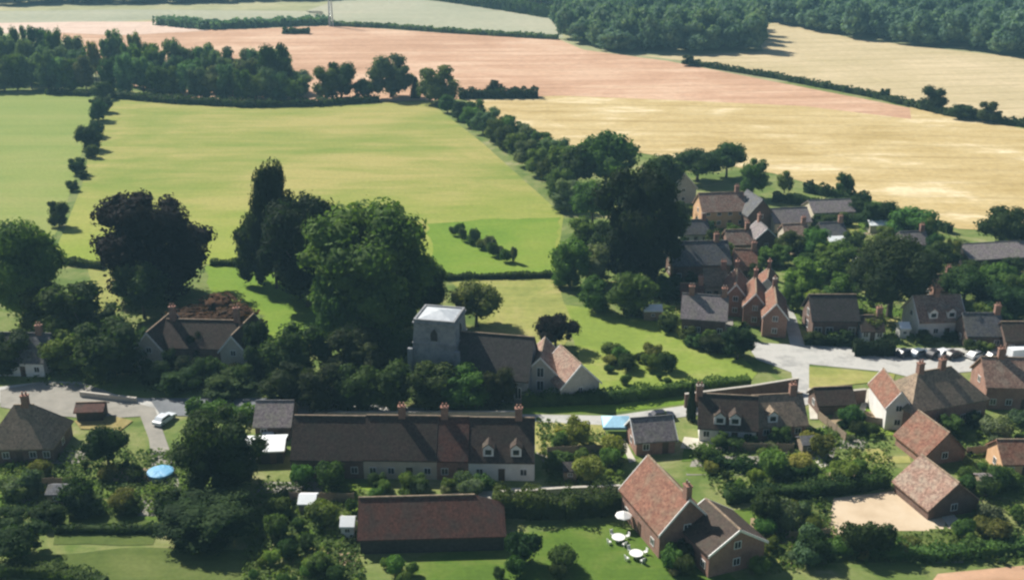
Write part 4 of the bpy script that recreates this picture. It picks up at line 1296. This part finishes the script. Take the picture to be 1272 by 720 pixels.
# ground cover between the shrubs: flower beds and rough low growth
g = np.random.default_rng(5)
P = []
for poly, n in (([(0, 560), (240, 560), (250, 640), (0, 640)], 2600), ([(320, 596), (450, 606), (450, 730), (300, 730)], 2600), ([(665, 520), (770, 545), (775, 605), (680, 605)], 1700), ([(850, 556), (1100, 520), (1110, 605), (890, 615)], 2400),
                ([(940, 625), (1030, 620), (1045, 700), (930, 715)], 1500), ([(1180, 530), (1290, 520), (1290, 700), (1050, 700), (1060, 672), (1200, 655)], 2800), ([(960, 290), (1060, 262), (1190, 295), (1290, 350), (1290, 430), (1000, 425)], 4200),
                ([(785, 350), (900, 350), (890, 412), (790, 398)], 1200), ([(20, 390), (170, 390), (345, 470), (345, 495), (0, 475)], 2600)):
    xs, ys = [p[0] for p in poly], [p[1] for p in poly]
    for _ in range(n):
        x, y = g.uniform(min(xs), max(xs)), g.uniform(min(ys), max(ys))
        if inside(poly, x, y):
            p = at(x, y)
            if not on_house(p, 0.2):
                for q in range(2):
                    P.append((p.x + g.normal() * 0.3, p.y + g.normal() * 0.3, g.uniform(0.1, 0.7)))
P = np.array(P)
lv, lq = leaf_quads(P, unit(g.normal(size=P.shape) * 0.6 + np.array((0, 0, 0.9))), 0.28, g)
me = mesh_np("undergrowth", lv, lq)
me.materials.append(M["leaf"])
o = link(bpy.data.objects.new("undergrowth", me))
o.color = (0.12, 0.17, 0.05, 1)
tag(o, kind="stuff")

# far woods: each one mass --------------------------------------------
def wood(poly, spacing, hrange, col, name="far_wood", edge=None):
    g = np.random.default_rng(int(abs(poly[0][0]) + 3))
    w = [at(x, y) for x, y in poly]
    wp = [(p.x, p.y) for p in w]
    xs, ys = [p[0] for p in wp], [p[1] for p in wp]
    src = []
    for me_ in PRO["far"]:
        v = np.empty(len(me_.vertices) * 3, np.float32)
        me_.vertices.foreach_get("co", v)
        v = v.reshape(-1, 3)
        li = np.empty(len(me_.loops), np.int32)
        me_.loops.foreach_get("vertex_index", li)
        lt = np.empty(len(me_.polygons), np.int32)
        me_.polygons.foreach_get("loop_total", lt)
        nq = int((lt == 4).sum())
        src.append((v, li[:nq * 4].reshape(-1, 4), li[nq * 4:].reshape(-1, 3)))
    V, Q, T_, off = [], [], [], 0
    y = min(ys)
    while y < max(ys):
        x = min(xs) + g.uniform(0, spacing)
        while x < max(xs):
            xx, yy = x + g.uniform(-.35, .35) * spacing, y + g.uniform(-.35, .35) * spacing
            if inside(wp, xx, yy) and abs(xx) < 0.62 * yy:
                v, q, t = src[g.integers(len(src))]
                a = g.uniform(0, 6.28)
                W, H = spacing * g.uniform(1.1, 1.6), g.uniform(*hrange)
                ca, sa = math.cos(a) * W, math.sin(a) * W
                vv = np.stack([v[:, 0] * ca - v[:, 1] * sa + xx, v[:, 0] * sa + v[:, 1] * ca + yy, v[:, 2] * H], 1)
                V.append(vv); Q.append(q + off); T_.append(t + off)
                off += len(v)
            x += spacing
        y += spacing
    me = mesh_np(name, np.concatenate(V), np.concatenate(Q), np.concatenate(T_))
    me.materials.append(M["leaf"])
    o = link(bpy.data.objects.new(name, me))
    o.color = (*C[col], 1)  # far leaf colour already holds some of the blue haze
    tag(o, kind="stuff")
    return o


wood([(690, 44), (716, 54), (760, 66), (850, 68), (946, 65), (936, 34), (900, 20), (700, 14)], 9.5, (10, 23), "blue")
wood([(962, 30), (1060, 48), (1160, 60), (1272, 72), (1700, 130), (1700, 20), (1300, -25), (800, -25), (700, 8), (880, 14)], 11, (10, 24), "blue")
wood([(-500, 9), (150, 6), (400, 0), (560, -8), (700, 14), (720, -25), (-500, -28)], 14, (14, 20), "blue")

# ------------------------------------------------------------------ cars, tents, walls, small things
def make_car(px, py, ang, col, label, van=False, name="parked_car"):
    p = at(px, py)
    r = empty(name, (p.x, p.y, 0.09))
    r.rotation_euler = (0, 0, ang)
    tag(r, label, "van" if van else "car", "vehicles parked in the village")
    L = 2.2 if not van else 2.6
    b = MB()
    if van:
        b.prism([(-L, 0.3), (L, 0.3), (L, 0.95), (L - 0.7, 1.15), (L - 1.3, 2.0), (-L, 2.0)], -0.92, 0.92, "y")
        gl = [((L - 0.66, 1.2), (L - 1.22, 1.9), (L - 2.1, 1.9), (L - 2.1, 1.2))]
    else:
        b.prism([(-L, 0.3), (L, 0.3), (L, 0.72), (L - 0.9, 0.92), (-L + 0.4, 0.95), (-L, 0.85)], -0.86, 0.86, "y")
        b.prism([(L - 1.3, 0.93), (L - 1.9, 1.43), (-L + 0.9, 1.43), (-L + 0.35, 0.96)], -0.72, 0.72, "y")
        gl = [((L - 1.4, 0.96), (L - 1.93, 1.36), (-L + 0.96, 1.36), (-L + 0.5, 0.98))]
    o = b.build("body", M["car"], r)
    o.color = (*col, 1)
    for s in (-1, 1):
        y = s * (0.72 if not van else 0.92)
        for q in gl:
            MB().prism(list(q), y - 0.02, y + 0.02, "y").build("side_window", M["glass"], r)
    ws = MB()
    if van:
        ws.add([(L - 0.68, -0.8, 1.18), (L - 0.68, 0.8, 1.18), (L - 1.24, 0.8, 1.93), (L - 1.24, -0.8, 1.93)], [(0, 1, 2, 3)])
    else:
        ws.add([(L - 1.3, -0.66, 0.98), (L - 1.3, 0.66, 0.98), (L - 1.84, 0.62, 1.42), (L - 1.84, -0.62, 1.42)], [(0, 1, 2, 3)])
    ws.build("windscreen", M["glass"], r)
    for sx in (-1, 1):
        for sy in (-1, 1):
            w = MB().tube([(sx * (L - 0.8), sy * 0.70, 0.32), (sx * (L - 0.8), sy * 0.9, 0.32)], [0.32, 0.32], 14).build("wheel", M["black"], r)
            MB().tube([(sx * (L - 0.8), sy * 0.89, 0.32), (sx * (L - 0.8), sy * 0.92, 0.32)], [0.18, 0.16], 10).build("rim", M["metal"], w)
    return r


for px, py, a, c_, lb, vn in ((1124, 442, 0.5, (0.02, 0.025, 0.04), "navy car, leftmost in the row parked beside the road", 0), (1142, 442, 0.5, (0.1, 0.13, 0.17), "dark blue-grey car, second from the left in the roadside row", 0),
                              (1161, 443, 0.6, (0.03, 0.03, 0.035), "black car, third from the left in the roadside row", 0), (1173, 442, 0.5, (0.62, 0.63, 0.65), "silver white car, fourth from the left in the roadside row", 0),
                              (1184, 444, 0.5, (0.04, 0.03, 0.03), "dark brown car, fifth from the left in the roadside row", 0), (1213, 444, 0.5, (0.7, 0.7, 0.7), "white car parked apart near the corner house", 0),
                              (1236, 446, 0.3, (0.05, 0.05, 0.06), "black car parked beside the white car near the corner house", 0), (1268, 444, 0.2, (0.75, 0.78, 0.8), "white van parked by the road at the right edge", 1),
                              (205, 524, 1.2, (0.62, 0.66, 0.7), "pale silver car parked on the lane left of the bushy dark tree", 0), (822, 520, 0.2, (0.02, 0.02, 0.03), "black car on the street near the blue gazebo", 0), (338, 548, 0.3, (0.7, 0.72, 0.72), "white car behind the white-roofed shed", 0)):
    make_car(px, py, a, c_, lb, vn, "parked_van" if vn else "parked_car")

# blue gazebo
p = at(765, 538)
gz = empty("garden_gazebo", p)
tag(gz, "blue garden gazebo with pale blue top beside the street", "gazebo")
for sx in (-2, 2):
    for sy in (-1.8, 1.8):
        MB().tube([(sx, sy, 0), (sx, sy, 2.2)], [0.05, 0.05], 8).build("pole", M["metal"], gz)
MB().add([(-2.3, -2.1, 2.2), (2.3, -2.1, 2.2), (2.3, 2.1, 2.2), (-2.3, 2.1, 2.2), (-0.6, 0, 3.2), (0.6, 0, 3.2)],
         [(0, 1, 5, 4), (1, 2, 5), (2, 3, 4, 5), (3, 0, 4), (3, 2, 1, 0)]).build("canopy", M["paleblue"], gz)
vb = MB()
vb.box(-2.3, 2.3, -2.12, -2.08, 1.75, 2.197).box(-2.3, 2.3, 2.08, 2.12, 1.75, 2.197).box(-2.32, -2.28, -2.07, 2.07, 1.75, 2.196).box(2.28, 2.32, -2.07, 2.07, 1.75, 2.196)
vb.build("valance", M["blue"], gz)
# blue pool cover
p = at(200, 592)
pc = empty("garden_pool", p)
tag(pc, "small raised garden pool under a bright blue cover", "pool")
MB().tube([(0, 0, 0), (0, 0, 1.0)], [1.9, 1.9], 24).build("pool_wall", M["metal"], pc)
cv = [(0, 0, 1.25)]
fs = []
for ring, (rr, zz) in enumerate(((1.0, 1.2), (1.75, 1.1), (2.0, 1.02), (2.02, 0.7))):
    for k in range(24):
        a = 2 * PI * k / 24
        cv.append((math.cos(a) * rr, math.sin(a) * rr, zz + random.uniform(-0.05, 0.05)))
for k in range(24):
    fs.append((0, 1 + k, 1 + (k + 1) % 24))
    for r_ in range(3):
        a, b = 1 + r_ * 24, 1 + (r_ + 1) * 24
        fs.append((a + k, b + k, b + (k + 1) % 24, a + (k + 1) % 24))
MB().add(cv, fs).build("cover", M["blue"], pc)

# white garden furniture by the red house
def garden_set(px, py, label):
    p = at(px, py)
    t = empty("garden_table", p)
    tag(t, label, "table", "white garden furniture by the red house")
    MB().tube([(0, 0, 0.70), (0, 0, 0.75)], [0.95, 0.95], 20).build("tabletop", M["white"], t)
    MB().tube([(0, 0, 0), (0, 0, 0.1), (0, 0, 0.698)], [0.35, 0.1, 0.08], 10).build("pedestal", M["white"], t)
    for k in range(4):
        a = k * PI / 2 + 0.5
        c = empty("garden_chair", (p.x + math.cos(a) * 1.5, p.y + math.sin(a) * 1.5, 0))
        c.rotation_euler = (0, 0, a)
        tag(c, "white garden chair at " + label.split(" ", 1)[1][:0] + label.replace("round white garden table", "the round table"), "chair", "white garden furniture by the red house")
        MB().box(-0.24, 0.24, -0.24, 0.24, 0.42, 0.47).build("seat", M["white"], c)
        MB().prism([(0.2, 0.472), (0.26, 0.472), (0.34, 0.95), (0.28, 0.95)], -0.24, 0.24, "y").build("backrest", M["white"], c)
        for sx in (-0.2, 0.2):
            for sy in (-0.2, 0.2):
                MB().box(sx - 0.025, sx + 0.025, sy - 0.025, sy + 0.025, 0, 0.418).build("leg", M["white"], c)


garden_set(768, 672, "round white garden table furthest from the red house wall")
garden_set(790, 692, "round white garden table nearest the red house's dark corner")
# white sun canopy by the house
p = at(774, 655)
pa = empty("garden_parasol", p)
tag(pa, "white garden parasol open beside the large red-roofed house", "parasol", "white garden furniture by the red house")
MB().tube([(0, 0, 0), (0, 0, 2.5)], [0.04, 0.03], 8).build("pole", M["wood"], pa)
vs = [(0, 0, 2.6)] + [(math.cos(k * PI / 4) * 1.2, math.sin(k * PI / 4) * 1.2, 2.05) for k in range(8)] + [(math.cos(k * PI / 4) * 1.2, math.sin(k * PI / 4) * 1.2, 1.9) for k in range(8)]
fs = [(0, 1 + k, 1 + (k + 1) % 8) for k in range(8)] + [(1 + k, 9 + k, 9 + (k + 1) % 8, 1 + (k + 1) % 8) for k in range(8)]
MB().add(vs, fs).build("canopy", M["white"], pa)


for A, B, D, h, pt, rf, wl, nm, lab in (
        ((996, 566), (1014, 565), 2.6, 2.0, 28, "slate", "wood", "garden_shed", "small wooden shed among the shrubs behind the dark arena hedge"),
        ((700, 598), (716, 598), 2.4, 1.9, 28, "tile_dark", "wood", "garden_shed", "small wooden shed in the yellow garden behind the tall dark hedge"),
        ((372, 640), (392, 640), 2.6, 2.0, 25, "sheet_white", "wood", "garden_shed", "small shed with white roof in the garden below the white-roofed shed"),
        ((424, 668), (440, 668), 2.2, 2.0, 30, "sheet_white", "render_white", "garden_shed", "little white shed at the end of the rust-roofed barn"),
        ((1117, 420), (1129, 420), 2.4, 2.2, 30, "sheet_white", "render_white", "garden_shed", "little white shed by the road left of the white cottage"),
        ((1218, 616), (1238, 616), 3, 2.0, 25, "slate_mauve", "wood", "garden_shed", "grey-roofed wooden shed between stable and orange-walled cottage"),
        ((60, 628), (82, 628), 2.6, 2.0, 25, "slate", "wood", "garden_shed", "wooden shed in the garden below the hipped-roof cottage"),
        ((800, 398), (822, 398), 3, 2.2, 25, "sheet_white", "wood", "garden_shed", "pale-roofed shed at the upper corner of the church lawn"),
        ((1030, 312), (1058, 311), 4, 2.3, 22, "sheet_white", "wood", "garden_shed", "pale-roofed shed among the upper gardens under the wheat"),
        ((1080, 290), (1112, 290), 4, 2.2, 20, "sheet_white", "render_cream", "garden_shed", "long pale-roofed garden building right of the upper bungalows")):
    house(nm, lab, "shed", A, B, D, h, pt, roof=rf, wall=wl, wins=1, door=False, gwin=False, ridge=False, ov=0.15, ww=0.8, wh=0.7)


# garden walls
def fence(A, B, h, label):
    a, b = at(*A), at(*B)
    d = b - a
    r = empty("garden_fence", a)
    r.rotation_euler = (0, 0, math.atan2(d.y, d.x))
    tag(r, label, "fence", "wooden garden fences")
    L = d.length
    n = max(2, int(L / 2.2))
    pb = MB()
    for i in range(n):
        x0, x1 = L * i / n + 0.06, L * (i + 1) / n - 0.06
        for q in range(5):
            pb.box(x0, x1, -0.02, 0.02, 0.1 + q * h / 5.4, 0.1 + (q + 0.92) * h / 5.4)
    pb.build("slat_panel", M["wood"], r)
    for i in range(n + 1):
        MB().box(L * i / n - 0.055, L * i / n + 0.055, -0.06, 0.06, 0, h + 0.1).build("post", M["wood"], r)


for A, B, lab in (((1016, 520), (1050, 548), "wooden garden fence beside the pale path below the road junction"), ((1058, 524), (1096, 530), "wooden garden fence left of the white-gabled house"),
                  ((905, 560), (985, 562), "wooden garden fence in front of the tan-roofed cottage"), ((680, 566), (756, 562), "wooden garden fence below the yellow garden"),
                  ((1200, 566), (1262, 560), "wooden garden fence above the orange-walled cottage"), ((0, 606), (90, 604), "wooden garden fence below the hipped-roof cottage"),
                  ((360, 622), (440, 624), "wooden garden fence left of the rust-roofed barn"), ((980, 672), (1030, 668), "wooden garden fence at the left corner of the sand arena")):
    fence(A, B, 1.6, lab)


def wall(pts, h, t, m, label, name="garden_wall", cap=True):
    w = [at(x, y) for x, y in pts]
    r = empty(name, w[0])
    tag(r, label, "wall")
    b, cp = MB(), MB()
    for a, e in zip(w, w[1:]):
        d = e - a
        n = Vector((-d.y, d.x, 0)).normalized() * t / 2
        for mb, z0, z1, k in ((b, 0, h, 1), (cp, h + 0.003, h + 0.12, 1.35)):
            q = [a - n * k, e - n * k, e + n * k, a + n * k]
            mb.add([tuple(x - w[0] + Vector((0, 0, z0))) for x in q] + [tuple(x - w[0] + Vector((0, 0, z1))) for x in q],
                   [(0, 3, 2, 1), (4, 5, 6, 7), (0, 1, 5, 4), (1, 2, 6, 5), (2, 3, 7, 6), (3, 0, 4, 7)])
    b.build("wall_face", m, r)
    cp.build("coping", M["stone"], r)
    return r


wall([(850, 506), (930, 496), (990, 486)], 2.6, 0.4, M["brick_dark"], "tall dark brick wall along the street behind the white dormer cottage")
wall([(1012, 506), (1074, 500)], 2.6, 0.4, M["brick_dark"], "dark brick wall below the road junction, left of the pale path")
wall([(1084, 500), (1112, 494)], 2.6, 0.4, M["brick"], "red brick wall between the pale path and the white-gabled house")
wall([(390, 520), (640, 519)], 1.2, 0.4, M["stone"], "long pale stone wall behind the cottage row's ridge")
wall([(640, 617), (700, 613), (770, 610)], 1.0, 0.4, M["stone"], "low pale wall in front of the yellow garden")
wall([(100, 492), (170, 500)], 0.9, 0.35, M["stone"], "low pale wall between gravel yard and dark trees")

# mast on the far field edge
p = at(411, 33)
ms = empty("radio_mast", p)
tag(ms, "slim pale radio mast standing on the far field hedge", "mast")
lm = MB()
for k in range(3):
    a = k * 2 * PI / 3
    lm.tube([(math.cos(a) * 1.6, math.sin(a) * 1.6, 0), (math.cos(a) * 0.7, math.sin(a) * 0.7, 34)], [0.4, 0.26], 6)
lm.build("lattice_frame", M["metal"], ms)
br = MB()
for i in range(16):
    z0, z1 = i * 2.1, (i + 1) * 2.1
    for k in range(3):
        a, a2_ = k * 2 * PI / 3, (k + 1) * 2 * PI / 3
        r0, r1 = 1.6 - 0.9 * z0 / 34, 1.6 - 0.9 * z1 / 34
        br.tube([(math.cos(a) * r0, math.sin(a) * r0, z0), (math.cos(a2_) * r1, math.sin(a2_) * r1, z1)], [0.14, 0.14], 5)
br.build("bracing", M["metal"], ms)

# ------------------------------------------------------------------ labels of the plants
def place_word(dx, dy):
    if abs(dx) > abs(dy) * 1.6:
        return "left of" if dx < 0 else "right of"
    return "behind" if dy < 0 else "in front of"


buckets = {}
for o, cat, col, px, py in PLANTS:
    best = min(LAND.items(), key=lambda kv: math.hypot(kv[1][0] - px, (kv[1][1] - py) * 1.6))
    nm, (lx, ly) = best
    d = math.hypot(lx - px, (ly - py) * 1.6)
    buckets.setdefault((cat, CW[col], place_word(px - lx, py - ly), nm), []).append((d, o))
for (cat, cw, pw, nm), lst in buckets.items():
    lst.sort(key=lambda t: t[0])
    for i, (d, o) in enumerate(lst):
        o["label"] = f"{cw} {cat} {pw} {nm}" + ("" if len(lst) == 1 else f", {'nearest to it' if i == 0 else ORD[i] + ' nearest'}")
        o["group"] = "garden shrubs of the village" if cat == "shrub" else "trees among the houses"

# ------------------------------------------------------------------ light, air, sky
SUN = Vector((-0.54, 0.52, 0.68)).normalized()
sun = bpy.data.lights.new("sun", "SUN")
sun.energy = 5.0
sun.angle = R(0.5)
sun.color = (1.0, 0.95, 0.86)
so = bpy.data.objects.new("sun", sun)
so.rotation_euler = (-SUN).to_track_quat("-Z", "Y").to_euler()
so.location = (0, 0, 300)
COL.objects.link(so)
wd = bpy.data.worlds.new("World")
S.world = wd
wd.use_nodes = True
nt = wd.node_tree
sky = nt.nodes.new("ShaderNodeTexSky")
sky.sky_type = "NISHITA"
sky.sun_disc = False
sky.sun_elevation = math.asin(SUN.z)
sky.sun_rotation = math.atan2(SUN.x, SUN.y)
nt.links.new(sky.outputs[0], nt.nodes["Background"].inputs[0])
nt.nodes["Background"].inputs[1].default_value = 0.05

hz = MB().box(-3050, 3050, -350, 3650, -1.0, 92.0).build("haze", None)
hm = bpy.data.materials.new("haze_air")
hm.use_nodes = True
hn = hm.node_tree
for n in list(hn.nodes):
    if n.type != "OUTPUT_MATERIAL":
        hn.nodes.remove(n)
pv = hn.nodes.new("ShaderNodeVolumePrincipled")
pv.inputs["Color"].default_value = (0.42, 0.78, 1.0, 1)
pv.inputs["Density"].default_value = 0.00018
hn.links.new(pv.outputs[0], hn.nodes["Material Output"].inputs["Volume"])
hz.data.materials.append(hm)
tag(hz, kind="stuff")

S.render.engine = "CYCLES"
S.cycles.use_denoising = True
S.cycles.filter_width = 2.4
S.cycles.max_bounces = 6
S.cycles.transparent_max_bounces = 4
S.cycles.volume_bounces = 0
S.view_settings.view_transform = "Standard"
S.view_settings.look = "None"
S.view_settings.exposure = 0.68
S.view_settings.gamma = 1.0
